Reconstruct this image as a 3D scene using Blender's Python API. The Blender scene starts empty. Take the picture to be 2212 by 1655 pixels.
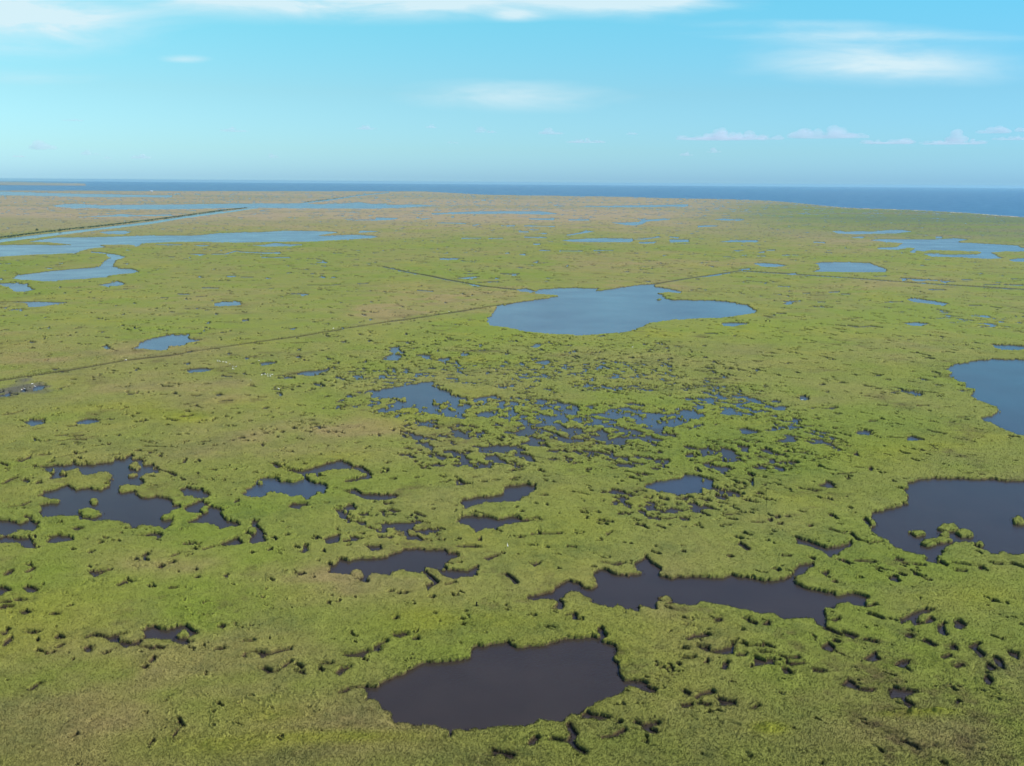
"""Aerial view over a coastal salt marsh: grass, ponds, ditches, a canal, the sea and a hazy summer sky."""
import bpy, bmesh, math, random
import numpy as np
from mathutils import Vector, Matrix, noise

# ---------------------------------------------------------------- settings
SUN, SUN_EL, SUN_AZ = 4.8, 49.0, 86.0
SKY, EXPOSURE = .10, .35
HAZE, HAZE_COL = 3.0e-5, (.40, .72, .87, 1)
N_BLADES, N_RIM = 1300000, 60000
COL_GREEN = (.148, .188, .026); COL_TAN = (.225, .184, .070); COL_FAR = (.275, .218, .128); COL_YEL = (.195, .215, .018); COL_DEEP = (.060, .095, .022)
COL_STEM_SHADE = (.030, .021, .011); COL_STRAW = (.20, .135, .065); COL_MUD = (.032, .022, .016)
SKY_TINT = [(0, (.61, 1.08, 1.78)), (.06, (.65, 1.05, 1.38)), (.165, (.67, 1.05, 1.14)), (.32, (.62, 1.3, 1.2)), (.5, (.58, .70, .82)), (1, (.55, .75, 1.05))]
SKY_LEFT, SKY_RIGHT = (1.14, 1.16, 1.14), (.62, .77, .92)
CIRRUS = [(40, 40, 210, 55, 1.15), (760, -6, 380, 34, 1.2), (1400, -4, 190, 28, 1.1), (1152, 33, 44, 11, .7), (1990, 150, 240, 34, .5), (1930, 112, 200, 42, .28), (1950, 80, 330, 10, .32), (1150, 214, 190, 28, .5), (415, 132, 42, 7, .6), (80, 172, 130, 16, .25), (1760, 55, 200, 10, .25)]
CIRRUS_COL = (5.6, 7.0, 7.5)
CLOUD_DENS = .6
# ---------------------------------------------------------------- traced marsh map
# Each line is a kind, its options and outline points; a crop letter gives origin and scale of the numbers that follow.
CROPS = {'A': (0, 360, .34436), 'B': (760, 360, .34436), 'C': (1528, 360, .34436),
         'D': (0, 840, .34436), 'E': (760, 840, .34436), 'F': (1528, 840, .34436),
         'G': (0, 1250, .34358), 'H': (760, 1250, .34358), 'I': (1528, 1250, .34358),
         'L': (0, 390, .22604), 'K': (450, 390, .22604), 'N': (900, 390, .22604), 'Q': (1350, 390, .22604),
         'R': (1788, 390, .22604), 'M': (0, 830, .05425), 'V': (450, 790, .09042), 'X': (0, 0, 1.0)}
MAP = r"""
P;large dark brown pond in the foreground ringed by scalloped grass banks|H 170,850 185,838 235,832 290,795 350,778 400,745 470,708 540,675 600,672 680,668 780,665 800,655 845,650 850,600 865,570 890,560 940,570 980,560 1060,550 1085,540 1110,570 1150,575 1210,570 1300,562 1400,540 1500,520 1560,520 1640,505 1665,515 1690,540 1760,560 1785,580 1800,620 1810,680 1825,740 1850,790 1910,800 1975,810 2000,835 2060,860 2050,862 1990,850 1960,825 1900,820 1850,825 1790,870 1720,895 1650,930 1620,965 1600,980 1560,1000 1500,1000 1480,1030 1478,1055 1440,1062 1360,1045 1290,1035 1250,1060 1150,1075 1040,1075 900,1095 790,1100 735,1108 708,1150 700,1110 590,1085 480,1075 360,1058 330,1000 270,950 240,910 190,900
P|H 1565,1020 1600,985 1640,1010 1700,1020 1780,1040 1700,1062 1640,1045 1565,1045
L;5|H 1485,1060 1520,1130 1495,1170 1540,1220 1590,1250
P|H 345,490 440,488 440,510 390,522 350,510
P|H 10,622 100,615 150,600 230,595 265,600 170,625 150,645 60,648 15,640
L;5|H 240,590 240,555 295,530
P|H 0,715 75,705 70,715 20,740 0,748
L;6|H 0,860 40,845 60,830 160,820 185,838
P|H 985,1240 1030,1255 1080,1262 1140,1275 1120,1305 1075,1298 1040,1275 1010,1285 985,1285
L;4|H 1920,1055 1970,1070 2060,1060
L;4|H 1990,1090 2040,1115
L;5|H 1710,1150 1780,1140 1855,1100
P|H 555,175 610,165 570,215
L;3|H 1380,1160 1480,1175
L;3|H 1280,1150 1260,1165 1240,1195
L;6|H 550,70 575,100 630,145 580,175
L;4|H 740,145 690,160
L;8|H 1700,440 1690,460 1720,490 1680,510
L;5|H 1480,355 1520,345 1530,385
L;3|H 1080,90 1120,120 1145,150
S|H 330,205,30,12 380,215,30,12 425,215,25,14 600,240,15,10 360,378,15,18 495,512,14,16
P;wide dark pond right of centre reaching towards the right with leafy banks|E 1215,1440 1290,1420 1350,1415 1400,1395 1440,1350 1490,1335 1550,1350 1570,1380 1640,1390 1672,1360 1650,1330 1665,1300 1665,1275 1700,1260 1740,1275 1800,1300 1870,1305 1950,1295 2005,1290 1960,1250 1920,1230 1950,1190 1985,1170 2010,1200 2040,1230 2075,1260 2065,1290 2150,1320 2207,1310 F 60,1310 150,1310 260,1320 310,1290 330,1300 350,1310 430,1310 520,1335 600,1325 650,1320 720,1280 740,1230 800,1225 840,1215 800,1250 760,1285 725,1325 740,1350 830,1385 960,1410 990,1430 1100,1415 1180,1440 1185,1480 1140,1490 1100,1480 1080,1460 1000,1470 980,1500 920,1510 910,1540 925,1580 900,1620 870,1610 850,1570 760,1565 650,1570 570,1540 470,1530 380,1505 250,1475 110,1460 90,1490 0,1475 E 2120,1475 2080,1440 2050,1490 2060,1520 2000,1510 1950,1490 1935,1530 1880,1510 1850,1540 1830,1500 1800,1470 1770,1510 1720,1490 1640,1470 1630,1440 1560,1410 1500,1385 1450,1400 1440,1430 1410,1440 1450,1480 1440,1510 1370,1505 1420,1470 1380,1450 1310,1450 1250,1455
P|I 1020,470 1080,490 1140,510 1100,525 1050,500
L;5|I 920,440 1020,480
S|I 230,385,40,20 150,660,22,22 1470,490,25,15 480,558,60,8
P|I 365,385 440,385 430,405 480,420 475,440 430,425 400,400
P|I 500,430 555,405 565,440 520,440
P|I 10,525 60,500 150,490 180,505 60,520 30,535
P|I 80,570 160,580 170,600 240,590 300,570 305,545 340,545 335,590 330,630 240,630 170,620 120,605
P|I 335,620 410,620 400,645 345,640
L;5|I 0,575 20,580
L;5|I 0,632 70,632
L;5|I 385,540 410,550
L;4|I 410,560 490,555
L;6|I 520,545 590,570
L;4|I 500,595 560,600
P|I 455,640 540,665 590,670 590,695 520,700 455,705
L;4|I 550,640 620,645
L;5|I 630,620 670,635 740,630
P|I 660,640 680,680 780,685 700,700 665,690
L;4|I 275,660 260,710
P|I 640,715 670,720 695,750 660,750
P|I 830,715 870,725 930,735 890,745 840,740
P|I 890,585 940,550 975,580 960,610 920,600
L;5|I 980,520 1010,530
P|I 1160,660 1200,640 1245,610 1255,640 1280,655 1220,670
P|I 1370,700 1420,665 1470,665 1465,685 1435,700 1480,740 1430,715
P|I 1030,825 1070,790 1120,825 1140,845 1190,850 1240,855 1225,870 1180,865 1110,850 1060,835
P|I 1335,855 1400,850 1520,865 1480,885 1430,905 1450,930 1500,960 1470,975 1440,950 1420,910 1370,905 1345,910 1335,880
P|I 1395,395 1450,375 1510,345 1570,325 1640,335 1590,350 1520,370 1510,410 1570,425 1600,380 1640,400 1590,420 1500,440 1470,400 1410,430
P|I 1745,430 1760,400 1800,405 1845,435 1800,465 1760,455
P|I 1665,440 1680,440 1680,480 1695,495 1670,480
L;7|I 1570,520 1630,555
P|I 1735,565 1760,565 1785,600 1740,592
L;5|I 1690,630 1730,615
P|I 1860,580 1900,555 1920,555 1890,580 1950,630 1930,640 1900,600
L;6|I 1770,690 1810,675
P|I 1980,690 2020,715 1990,725
P|I 2025,645 2060,660 2075,715 2040,690
P|I 2100,600 2180,620 2175,660 2120,630
P|I 1970,770 1995,800 1980,815
P|I 65,910 110,880 180,860 210,880 110,895 90,920
P|I 215,905 280,925 340,930 345,970 290,960 240,960
L;8|I 0,850 30,870
L;7|I 0,945 50,935
L;5|I 100,930 160,935
L;4|I 450,965 485,945
L;7|I 1200,345 1300,380
L;6|I 980,390 1010,380
L;5|I 1180,515 1240,525
L;6|I 1190,300 1240,290
P;small dark pond in the left foreground with a round tuft at its right end|G 925,470 945,440 1010,440 1080,465 1150,440 1215,435 1250,470 1275,485 1240,495 1200,520 1240,550 1190,560 1150,540 1060,520 1000,515 930,515
P|G 685,520 740,500 820,490 770,505 785,540 860,550 910,530 930,535 905,560 930,575 1010,575 1010,595 970,590 900,570 850,570 820,580 780,550 720,548
L;5|G 565,498 600,485 650,490 700,500
L;6|G 1010,560 1060,570
L;7|G 1005,625 980,665
S|G 945,690,18,16 570,575,28,30 1440,430,38,26 1045,40,22,18 1120,15,24,12 1280,110,30,12
P|G 1545,645 1590,615 1660,605 1760,610 1900,580 1900,600 1800,620 1740,645 1700,660 1660,645 1610,645 1590,655
L;6|G 1840,695 1890,660
P|G 1680,720 1720,715 1780,735 1825,730 1810,745 1745,755 1710,735
P|G 1890,725 1950,730 1990,735 1990,765 1940,755
L;8|G 1925,680 1965,700
L;5|G 2100,670 2150,670
P|G 2190,750 2212,730 2230,745 2210,765
P|G -40,180 30,190 80,210 40,220 10,245 -40,245
P|G 150,190 180,178 220,190 255,205 220,225 180,222
L;6|G 15,270 65,270
P|G 80,275 120,262 180,272 130,278
L;4|G 15,300 70,300
P|G 130,350 170,340 205,355 170,368
L;5|G 335,348 378,350
P|G 5,490 45,480 40,500
P|G 25,570 40,540 75,515 75,535 45,560
L;4|G 180,468 235,470
P|G 365,515 380,505 415,520 385,525
L;4|G 370,565 400,550
L;5|G 1410,578 1445,575
L;3|G 1590,525 1640,525
P|G 570,85 610,75 630,95 690,90 640,105 620,120 590,100
L;3|G 620,70 720,62
P|G 755,178 800,150 830,142 825,158 780,178
L;3|G 1110,180 1140,180
P|G 165,90 210,60 235,65 190,90
L;4|G 40,92 70,70
L;4|G 200,840 250,805
P;branching dark pond at left with grass islets and ragged peninsulas|D 275,590 350,585 430,585 470,575 540,580 650,568 715,558 730,535 800,535 855,512 875,540 940,545 925,580 1000,575 1015,610 1060,625 950,630 915,655 930,690 900,705 800,705 755,740 790,760 880,750 890,790 920,800 1010,785 1095,795 1110,820 1105,850 1155,850 1130,865 1040,910 1030,930 1070,940 1120,935 1100,970 1070,990 1050,975 920,960 860,985 850,955 790,935 640,935 520,930 500,905 400,905 290,905 270,880 290,840 370,825 380,805 300,790 270,765 350,735 430,710 500,740 560,730 650,740 715,715 720,680 725,640 690,620 650,620 560,640 530,630 490,600 430,620 420,650 330,670 330,630
L;6|D 1040,610 1100,620 1140,640
P|D -60,945 60,940 130,960 190,940 240,960 250,990 215,1000 130,995 60,1020 -60,1020
P|D -60,1060 70,1050 110,1060 200,1050 215,1080 230,1115 170,1110 110,1080 -60,1080
P|D 300,1070 310,1050 370,1030 470,1050 470,1065 420,1075 360,1080
P|D 455,995 500,985 540,995 500,1010
P|D 910,1045 960,1030 1000,1020 1060,1030 1040,1050 960,1050
L;8|D 160,910 200,915
L;4|D 60,848 140,835 190,815
L;5|D 20,695 80,660 110,655
P|D 80,555 150,550 205,515 215,500 200,540 140,565
P|D 0,570 60,580 50,595 0,580
L;4|D 370,525 430,515 560,490
L;3|D 250,510 300,508
L;4|D 690,515 780,508
P|D 1020,525 1045,515 1050,535
L;4|D 1190,560 1205,540
L;6|D 1350,605 1400,610
L;4|D 930,455 1070,460
L;4|D 870,485 1010,485
P|D 1165,740 1200,730 1300,735 1350,765 1360,775 1310,790 1250,775 1190,775
P|D 1205,850 1270,825 1320,810 1360,845 1440,862 1440,890 1490,950 1545,965 1430,990 1390,960 1310,950 1235,950 1300,920 1305,890 1225,885
P|D 1775,575 1830,600 1960,618 2030,600 2110,572 2200,550 E 20,555 80,585 150,595 190,630 215,655 165,675 30,690 40,680 130,660 180,640 130,610 70,595 D 2200,605 2120,612 2050,628 1960,640 1850,615 1790,600
P;grey blue pond left of centre with a hooked arm around an islet|D 1570,770 1640,720 1690,665 1780,665 1830,690 1900,695 1970,670 2000,680 2080,700 2120,720 2110,760 2060,745 2040,765 1990,800 1960,770 1900,775 1830,755 1740,745 1700,780 1620,785
L;12|D 1960,625 1995,680
P|D 1870,850 1890,835 1980,830 2010,840 1960,850 1940,865
P;small dark pond at left with two tufts, right end cut square|D 1440,1095 1500,1060 1570,1045 1600,1010 1620,990 1640,945 1670,950 1680,985 1720,1010 1735,1060 1720,1070 1650,1085 1600,1080 1520,1100 1460,1105
P|D 1930,1150 1960,1140 1970,1095 2000,1105 2000,1140 1970,1155
P|D 2090,1060 2150,1040 2207,1025 2207,1070 2140,1090
L;7|D 660,1045 695,1050
S|D 650,1080,18,12 880,1185,28,16 1045,1230,20,12 1120,1205,22,12 1210,183,60,10 1270,190,40,10 1470,155,80,9 1700,135,90,11 1415,118,60,15 1270,125,60,14 1065,120,70,7 1215,422,25,12 1330,425,60,12 1390,450,25,8 1510,415,20,10 1560,400,50,10 1600,420,50,10 1640,380,25,8 1720,370,40,15 1780,350,50,10 1830,362,50,12 1915,340,30,10 1930,295,60,10 2020,285,60,10 2040,310,60,10 2130,300,60,8 1240,255,20,10 1200,262,80,8 1720,205,60,12 1890,235,25,10 1515,325,30,8
L;6|D 1320,1120 1380,1105
L;3|D 1200,1085 1260,1080
L;6|D 1110,1165 1160,1150
P|D 150,300 190,285 290,280 280,310 200,325
L;4|D 220,345 280,335
P|D 500,300 560,285 640,280 640,300 560,312
L;4|D 440,325 490,318
L;5|D 360,385 430,380
L;3|D 480,385 540,380
L;3|D 380,420 460,408 560,408
L;5|D 20,250 80,240 150,225
P|M -300,1000 150,960 300,870 480,870 480,940 560,960 300,1010 -300,1080
P|M 760,840 950,720 1080,740 1100,830 850,880
P|M 1260,780 1350,650 1500,600 1700,560 1900,560 1900,620 1700,720 1550,770 1380,800
P;blue grey pond at upper left edge of the broken marsh in the centre|E 270,90 350,75 450,55 540,40 600,38 600,60 640,85 700,105 730,125 840,150 820,160 700,165 580,180 460,160 390,140 330,135 280,150 250,140 260,110
Z;0.82;4.5|E 0,180 150,110 280,90 300,140 560,180 720,165 860,160 1000,140 1100,170 1130,200 1000,270 900,260 700,280 560,300 380,290 280,240 120,220 0,215
Z;0.82;4.5|E 1000,260 1110,210 1120,140 1250,160 1400,170 1500,200 1600,240 1650,200 1800,195 1900,190 2100,230 2207,220 2300,260 2207,300 2080,340 2130,420 2060,470 1900,470 1700,440 1500,440 1300,450 1150,460 1050,400 1000,330
P|E 1350,250 1420,240 1480,190 1530,200 1560,240 1540,290 1480,310 1400,360 1340,340 1330,300
P|E 1110,260 1150,220 1190,230 1150,280
P|E 1120,380 1200,350 1300,310 1350,320 1300,350 1200,390
P|E 1750,300 1830,270 1900,270 1980,290 2080,280 2110,250 1900,232 1880,200 1800,210 1840,250 1760,290
P|E 1190,400 1240,395 1330,415 1290,435 1220,425
P|E 870,180 930,160 1000,165 1080,170 1060,190 960,185 890,200
P|E 700,260 800,240 890,235 890,262 800,275
P|F -20,232 60,225 90,245 140,240 130,260 80,280 -20,270
Z;0.72;3.8|F 30,450 150,420 300,440 420,430 560,470 760,500 740,560 640,630 540,610 450,570 350,550 220,540 100,560 40,520
P|F 230,520 330,510 400,520 470,570 540,600 500,605 430,570 340,540 250,540
P;dark pond right of centre below the broken marsh, fringed by scattered tufts|E 1985,710 2060,690 2207,665 F 0,640 100,645 180,680 190,720 160,760 60,760 0,765 E 2207,765 2060,745 2000,725
Z;0.72;3.8|F 100,580 330,560 400,640 420,730 360,780 240,770 160,700
Z;0.47;3.8|E 1650,740 1900,720 2050,780 2207,790 F 250,790 500,780 500,880 300,880 E 2207,1000 2000,1010 1850,900
Z;0.47;3.8|E 420,290 640,310 950,410 1330,460 1500,470 1500,560 1200,610 900,610 480,600 420,450
Z;0.72;3.8|E 650,330 800,320 940,390 880,400 680,390
Z;0.72;4.0|E 430,310 560,300 640,320 560,360 460,340
Z;0.12;3.4|X 830,770 1150,745 1500,760 1720,830 1740,900 1500,905 1200,870 980,850 800,860 720,870 640,840
Z;0.40;3.4|F 0,0 200,0 350,60 480,110 640,170 740,230 640,290 400,280 180,330 0,350
Z;0.45;3.8|F 560,280 900,290 1050,400 1050,560 860,560 700,480 560,440
Z;0.45;3.8|E 0,860 300,850 560,870 760,860 760,900 500,1090 300,1060 0,1090
Z;0.43;3.8|E 1430,480 1800,470 2200,480 2200,640 2000,640 1750,600 1500,560
Z;0.72;4.0|E 1540,480 1600,475 1740,500 1620,515
Z;0.72;4.0|E 640,715 680,695 760,690 830,705 790,720 700,725
Z;0.55;3.8|E 1100,60 1400,90 1420,120 1300,110 1150,95
Z;0.55;3.8|E 1500,60 1800,50 2050,70 2050,110 1800,110 1550,100
P;elongated dark pool with a stepped outline in the middle of the green marsh|E 785,810 840,795 950,780 1040,770 1060,725 1130,715 1200,710 1260,715 1265,740 1200,770 1140,810 1060,815 940,820 850,840 815,855
P;leaf shaped dark pool just below the stepped pool in the middle|E 750,945 790,920 870,910 960,915 1030,930 1110,912 1160,910 1190,930 1260,930 1300,930 1200,945 1080,965 1000,990 940,995 880,1015 860,985 800,960
P|E 40,750 110,760 200,770 300,775 370,770 350,795 250,800 160,795
P|E 290,870 340,870 400,885 350,890
P|E 345,995 400,980 435,950 450,995 390,1015
L;6|E 480,880 550,905
P|E 10,1070 100,1060 190,1050 100,1075 20,1085
P|E 160,1105 260,1105 270,1130 210,1140
P;long dark pond left of centre above the foreground meadow with narrow grass spits|D 2140,1280 2150,1240 2207,1190 E 60,1200 110,1190 170,1190 260,1185 340,1165 410,1130 500,1125 560,1135 680,1130 700,1155 780,1160 720,1185 680,1240 640,1250 560,1235 540,1260 520,1275 400,1250 330,1270 320,1290 200,1275 180,1340 120,1335 80,1300 0,1285
P|E 640,1270 720,1265 830,1270 890,1240 880,1270 860,1300 780,1300 740,1315 680,1290
P|E 930,1190 990,1175 1030,1170 960,1205
P|E 740,1115 810,1105 880,1105 940,1120 850,1125
P|E 550,1360 600,1350 570,1400
P|E 1710,1030 1770,1020 1740,1045
L;5|E 1470,1100 1530,1110
L;3|E 1250,1025 1330,1018 1430,1020
P|E 1230,1225 1310,1215 1260,1245
P|E 1690,1215 1740,1225 1850,1220 1800,1235
L;5|E 1670,930 1760,945
L;5|E 2030,910 2120,920 2180,910
L;7|E 2050,960 2110,985
P|E 940,520 1000,515 1030,525 990,540 930,540
L;4|E 1060,515 1120,518
L;4|E 1180,500 1240,515 1300,525
S|E 490,550,20,15 540,590,50,20 660,580,60,20 760,575,50,30 600,580,20,12 840,580,60,10 1140,580,60,10 870,655,50,10 935,685,40,12 1010,675,40,8 1140,660,60,14 1340,650,60,10 1320,770,50,8 1180,1045,40,12
P|F 730,140 770,130 830,140 790,155
P|F 1400,100 1450,95 1540,110 1560,125 1500,128
L;5|F 1340,105 1400,95 1450,90 1550,100 1640,110
L;6|F 1250,185 1325,190
P|F 920,215 950,205 1000,210 960,225
P|F 1110,360 1180,355 1240,370 1200,385 1140,385
P|F 1430,405 1480,395 1550,415 1470,420
L;4|F 1310,395 1560,410
P|F 340,350 400,340 490,365 400,375
P|F 610,415 700,405 740,420 640,430
P|F 570,310 630,315 600,325
L;8|F 770,315 850,320
L;5|F 1580,350 1700,375
L;5|F 1770,265 1830,265
L;6|F 1520,190 1590,190
S|F 895,55,40,15 1320,20,40,9 1230,290,60,12 1745,295,40,8 990,295,50,8 1120,500,20,25 1210,600,25,25 1840,628,60,8 1930,635,40,6 560,930,40,25 610,910,30,20 670,905,35,18 630,955,40,15 820,970,30,20 280,965,80,12 480,945,60,6 300,1165,30,15 310,890,90,8 920,1270,60,30 980,1330,40,20 1930,1245,35,25
L;5|F 1100,590 1170,595
P|F 880,715 930,690 960,700 990,725 940,725
P|F 790,740 850,745 910,750 850,757
L;4|F 980,640 1120,625
P;blue grey lake cut by the right edge above the middle, smooth scalloped shore|X 2740,800 2500,795 C 2207,1290 2000,1285 1850,1300 1740,1325 1710,1345 1730,1380 1740,1400 1800,1430 1850,1460 1900,1490 1870,1500 1860,1520 1900,1550 1970,1570 2030,1590 2055,1615 2010,1650 F 1930,275 1980,300 2040,325 2120,355 2207,385 X 2440,1010 2740,1060
P;broad dark pond cut by the right edge with a chain of grass islets|X 2640,1080 2450,1070 F 2207,680 2100,685 2000,670 1900,675 1830,670 1750,665 1640,665 1560,665 1480,690 1450,700 1455,720 1440,760 1450,780 1455,840 1420,850 1340,855 1300,880 1220,890 1210,920 1250,960 1300,940 1290,950 1215,975 1230,1010 1280,1050 1300,1065 1340,1090 1440,1140 1560,1160 1580,1200 1640,1210 1630,1180 1690,1140 1690,1115 1760,1080 1830,1075 1870,1080 1900,1110 1990,1150 2040,1160 2080,1140 2140,1170 2207,1150 X 2400,1240 2640,1260
P|F 720,1050 790,1070 890,1105 920,1120 1000,1110 1060,1085 1085,1070 1100,1100 1050,1115 1000,1150 950,1170 910,1150 900,1130 800,1095 740,1085
L;8|F 1170,920 1210,970
L;7|F 1080,1015 1130,1060 1200,1080 1300,1070
L;5|F 940,990 1040,1020
L;8|F 1030,1190 1080,1215
L;5|F 1120,1195 1230,1200
L;7|F 1500,1215 1560,1225
L;8|F 1660,1200 1710,1230
L;6|F 1740,1210 1860,1225
L;10|F 1760,1258 1840,1265
L;6|F 2010,1215 2060,1218
L;8|F 2120,1210 2207,1240
L;7|F 640,1160 700,1165
L;8|F 360,1080 420,1120
L;8|F 1380,1180 1420,1190
L;4|F 10,860 80,855 130,888
P;large blue lake right of centre in the middle distance with a straight ditch meeting it|B 1255,850 1300,830 1400,825 1520,820 1600,825 1680,825 1640,845 1720,835 1850,815 1960,800 2030,797 2045,815 2130,825 2207,845 2207,855 2130,848 2060,855 2100,870 2110,890 2160,903 C 0,900 60,905 180,905 270,910 350,925 420,935 440,960 480,970 450,985 380,1000 250,1015 100,1020 0,1025 B 2100,1035 2010,1050 1960,1075 1880,1100 1700,1120 1560,1130 1350,1120 1200,1105 1080,1080 970,1065 950,1040 950,1020 1000,985 1000,955 1020,940 1180,912 1290,898 1430,875 1380,865 1280,860
P|B 1140,832 1200,825 1260,840 1250,850 1170,845
D;4|B 280,680 440,715 600,745 680,762 830,790 950,812 1140,830
P|B 830,795 870,797 920,812 860,806
D;5.5|A 0,1420 250,1383 500,1345 800,1293 1180,1248
D;4.5|A 1180,1245 1600,1182 1900,1142 2207,1092
D;4|B 0,1090 300,1042 600,1002 950,945 1180,912 1430,875
D;4|B 1640,845 2030,797 2207,765 C 180,735 380,705
D;4|C 380,708 700,730 1000,750 1500,790 2207,835 X 2700,680
P|C 80,752 180,737 300,720 330,718 200,742
P|C 340,700 430,692 430,703
P|C 660,728 730,725 720,738
P;small bright blue pond right of centre above the straight ditch|C 850,660 900,655 1050,655 1200,662 1250,680 1320,705 1310,720 1150,722 980,718 840,715 880,700 890,690 870,672
P|C 450,660 520,658 600,665 670,675 590,683 510,680
P|C 1440,895 1480,890 1600,905 1720,925 1690,940 1580,925 1480,915
P|C 240,1050 420,1050 350,1068 270,1068
P|C 640,925 690,905 720,920 680,932
L;2|C 650,910 760,905
P|C 1415,1050 1500,1045 1580,1055 1540,1070 1480,1065
P|C 1985,1190 2100,1195 2207,1200 2300,1205 2300,1225 2207,1220 2080,1225 2010,1210
L;5|C 1020,860 1075,862
L;3|C 940,848 1010,845
P|C 1190,910 1205,903 1215,908
L;4|C 1300,915 1420,910
L;4|C 810,943 960,947
L;3|C 870,910 920,912
L;4|C 580,860 630,862
L;3|C 770,853 815,855
L;2|C 570,780 610,782
L;3|C 610,808 690,810
L;2|C 1060,1020 1160,1015
L;4|C 980,1060 1050,1070
L;5|C 1060,1065 1130,1075 1210,1068 1290,1080
L;4|C 600,985 660,988
L;3|C 130,1115 215,1117
S|C 330,1132,36,9 60,1110,30,6 160,1062,20,6 690,858,22,8 885,1053,30,7 1545,678,30,8 1580,640,50,6
L;3|C 1850,935 1930,935
L;4|C 1980,940 2060,955
Z;0.37;7|C 1330,950 1540,960 1540,985 1350,980
Z;0.30;6|C 1580,960 1700,970 2207,1020 2207,1100 1900,1080 1600,1030
P|C 1410,768 1440,768 1440,778 1415,778
P|C 1480,772 1590,768 1560,780 1490,782
P|C 1660,785 1720,785 1700,795
L;3|C 1400,758 1760,785
L;3|C 1940,805 2050,803
L;3|C 2080,805 2200,808
L;3|C 1800,770 1870,772
L;3|C 2120,768 2207,770
L;3|C 1590,832 1700,835
P;irregular blue lake at far right below the coast|R 710,645 830,640 1050,645 1330,650 1540,642 1660,655 1560,670 1580,685 1700,690 1850,700 2000,710 2150,720 2180,740 2290,750 2290,775 2000,775 1880,785 1940,810 1960,830 2010,840 1880,845 1750,835 1600,825 1300,815 1220,790 1290,785 1400,800 1550,800 1750,800 1800,785 1760,770 1500,760 1300,750 1220,765 1150,755 1130,780 1080,770 1100,755 1140,735 1080,725 960,745 780,740 760,725 950,720 1020,680 850,670 760,655
P|R 310,555 400,555 450,565 560,560 720,565 850,555 1000,550 1100,570 950,585 700,585 560,590 380,580
P|R 1340,640 1340,622 1400,622 1400,640
P|R 500,622 580,612 635,615 620,628
P|R 2060,855 2150,845 2290,840 2290,880 2100,870
L;3|R 130,660 245,668
P|Q 75,455 200,455 340,450 370,430 330,420 480,425 600,415 660,425 560,435 480,440 420,445 380,470 300,485 220,480
P|Q 1080,430 1180,420 1280,430 1390,430 1350,440 1200,440
P|Q -420,635 -330,625 0,612 280,620 290,640 240,655 -300,650
P|Q 290,625 500,605 530,595 560,605 400,625
P|Q 340,655 520,650 500,665 340,668
P|Q 640,630 830,630 840,655 650,655
P|Q 640,598 740,605 730,615 650,605
P|Q 1140,655 1250,640 1500,640 1530,650 1500,660 1300,655
P|Q 920,490 1100,488 1110,498 930,505
P|Q 1260,740 1380,740 1320,750
P|Q 1530,760 1590,750 1580,765
L;2|Q 1600,738 1690,738
L;2|Q 1760,788 1830,790
L;2|Q 1180,803 1250,803
P|Q -250,292 0,285 330,280 480,280 700,275 830,275 830,295 600,295 350,300 0,295
P|N 280,360 500,350 720,340 1000,338 1250,340 1330,335 1430,345 1540,365 1400,370 1000,360 740,365 500,362 300,372
P|N 760,225 820,215 820,232
P|N 170,415 300,405 200,425
P|N 470,400 490,388 510,392 505,402
L;3|N 340,455 620,460
P|N 680,485 730,470 770,465 720,485
P|N 1240,410 1500,410 1490,430 1260,420
P|N 960,485 1110,480 1100,492
L;2|N 1200,485 1500,490
L;2|N 1260,522 1340,525
L;2|N 1150,545 1240,545
P|N 1330,565 1380,558 1430,560 1420,568
P|N 1610,580 1780,550 1800,535 1900,545 1770,565 1640,585
L;3|N 580,610 770,610
L;3|N 850,612 990,610
L;2|N 1200,598 1420,605
P|N 360,815 560,820 540,830 370,830
P|N 1010,765 1050,755 1055,768
P|N 1140,778 1210,770 1205,788
P|N 1290,855 1340,845 1330,862
L;3|N 1640,425 1840,425
L;3|N 1550,740 1780,740
L;3|N 1290,670 1360,670
L;2|N 1350,735 1450,735
L;3|N 1880,735 2080,735
P|L -700,205 0,200 500,205 1200,205 1700,205 1700,222 1300,228 900,235 300,235 0,240 -700,245
P;long narrow blue lake far off at left crossed by the canal|L 520,325 640,310 800,305 1000,315 1250,305 1700,295 2212,280 K 400,275 800,272 1000,265 1150,275 1400,265 1560,250 1660,265 1900,275 2160,270 N 150,270 350,285 180,290 60,300 K 1950,305 1700,315 1400,315 900,318 600,315 450,318 0,330 L 1900,335 1500,345 1150,350 900,340 750,345 600,340
C;straight pale turquoise canal running diagonally at far left|L -700,770 0,658 600,583 1000,533 1500,466 1800,413 2212,350 K 200,363 450,323 560,318 300,362 0,402 L 2212,372 1800,432 1500,488 1000,552 600,607 0,688 -700,800
L;2|K 1000,265 1300,225 1500,190 1850,150
P;broad blue lake at the left edge beyond the meadow|L 280,680 450,650 560,635 800,630 1100,620 1450,605 1900,600 2030,590 2212,570 K 100,580 400,565 600,560 800,545 1100,545 1300,550 1350,560 1280,568 1140,590 1200,595 1400,585 1480,580 1700,590 1740,600 1700,612 1400,630 1100,650 700,655 400,665 0,660 L 2000,660 1700,665 1400,680 1390,700 1340,715 1320,700 1270,695 1100,700 960,700 1040,720 900,735 820,755 740,785 600,790 400,800 200,810 0,825 -500,840 -500,715 0,715 300,708 600,708 740,703 600,690 480,680
P;blue pond at left joined to the broad lake by a winding creek|A 690,600 750,608 820,625 760,640 740,660 735,685 780,698 860,700 895,712 870,725 780,735 700,745 690,755 600,762 400,775 275,783 240,780 80,765 100,745 200,735 300,720 450,705 600,695 640,690 660,665 690,640 720,630 690,615
L;3|A 590,592 690,600
P|A -80,800 60,795 150,800 185,795 190,815 215,840 150,850 90,850 70,830 30,810
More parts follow.
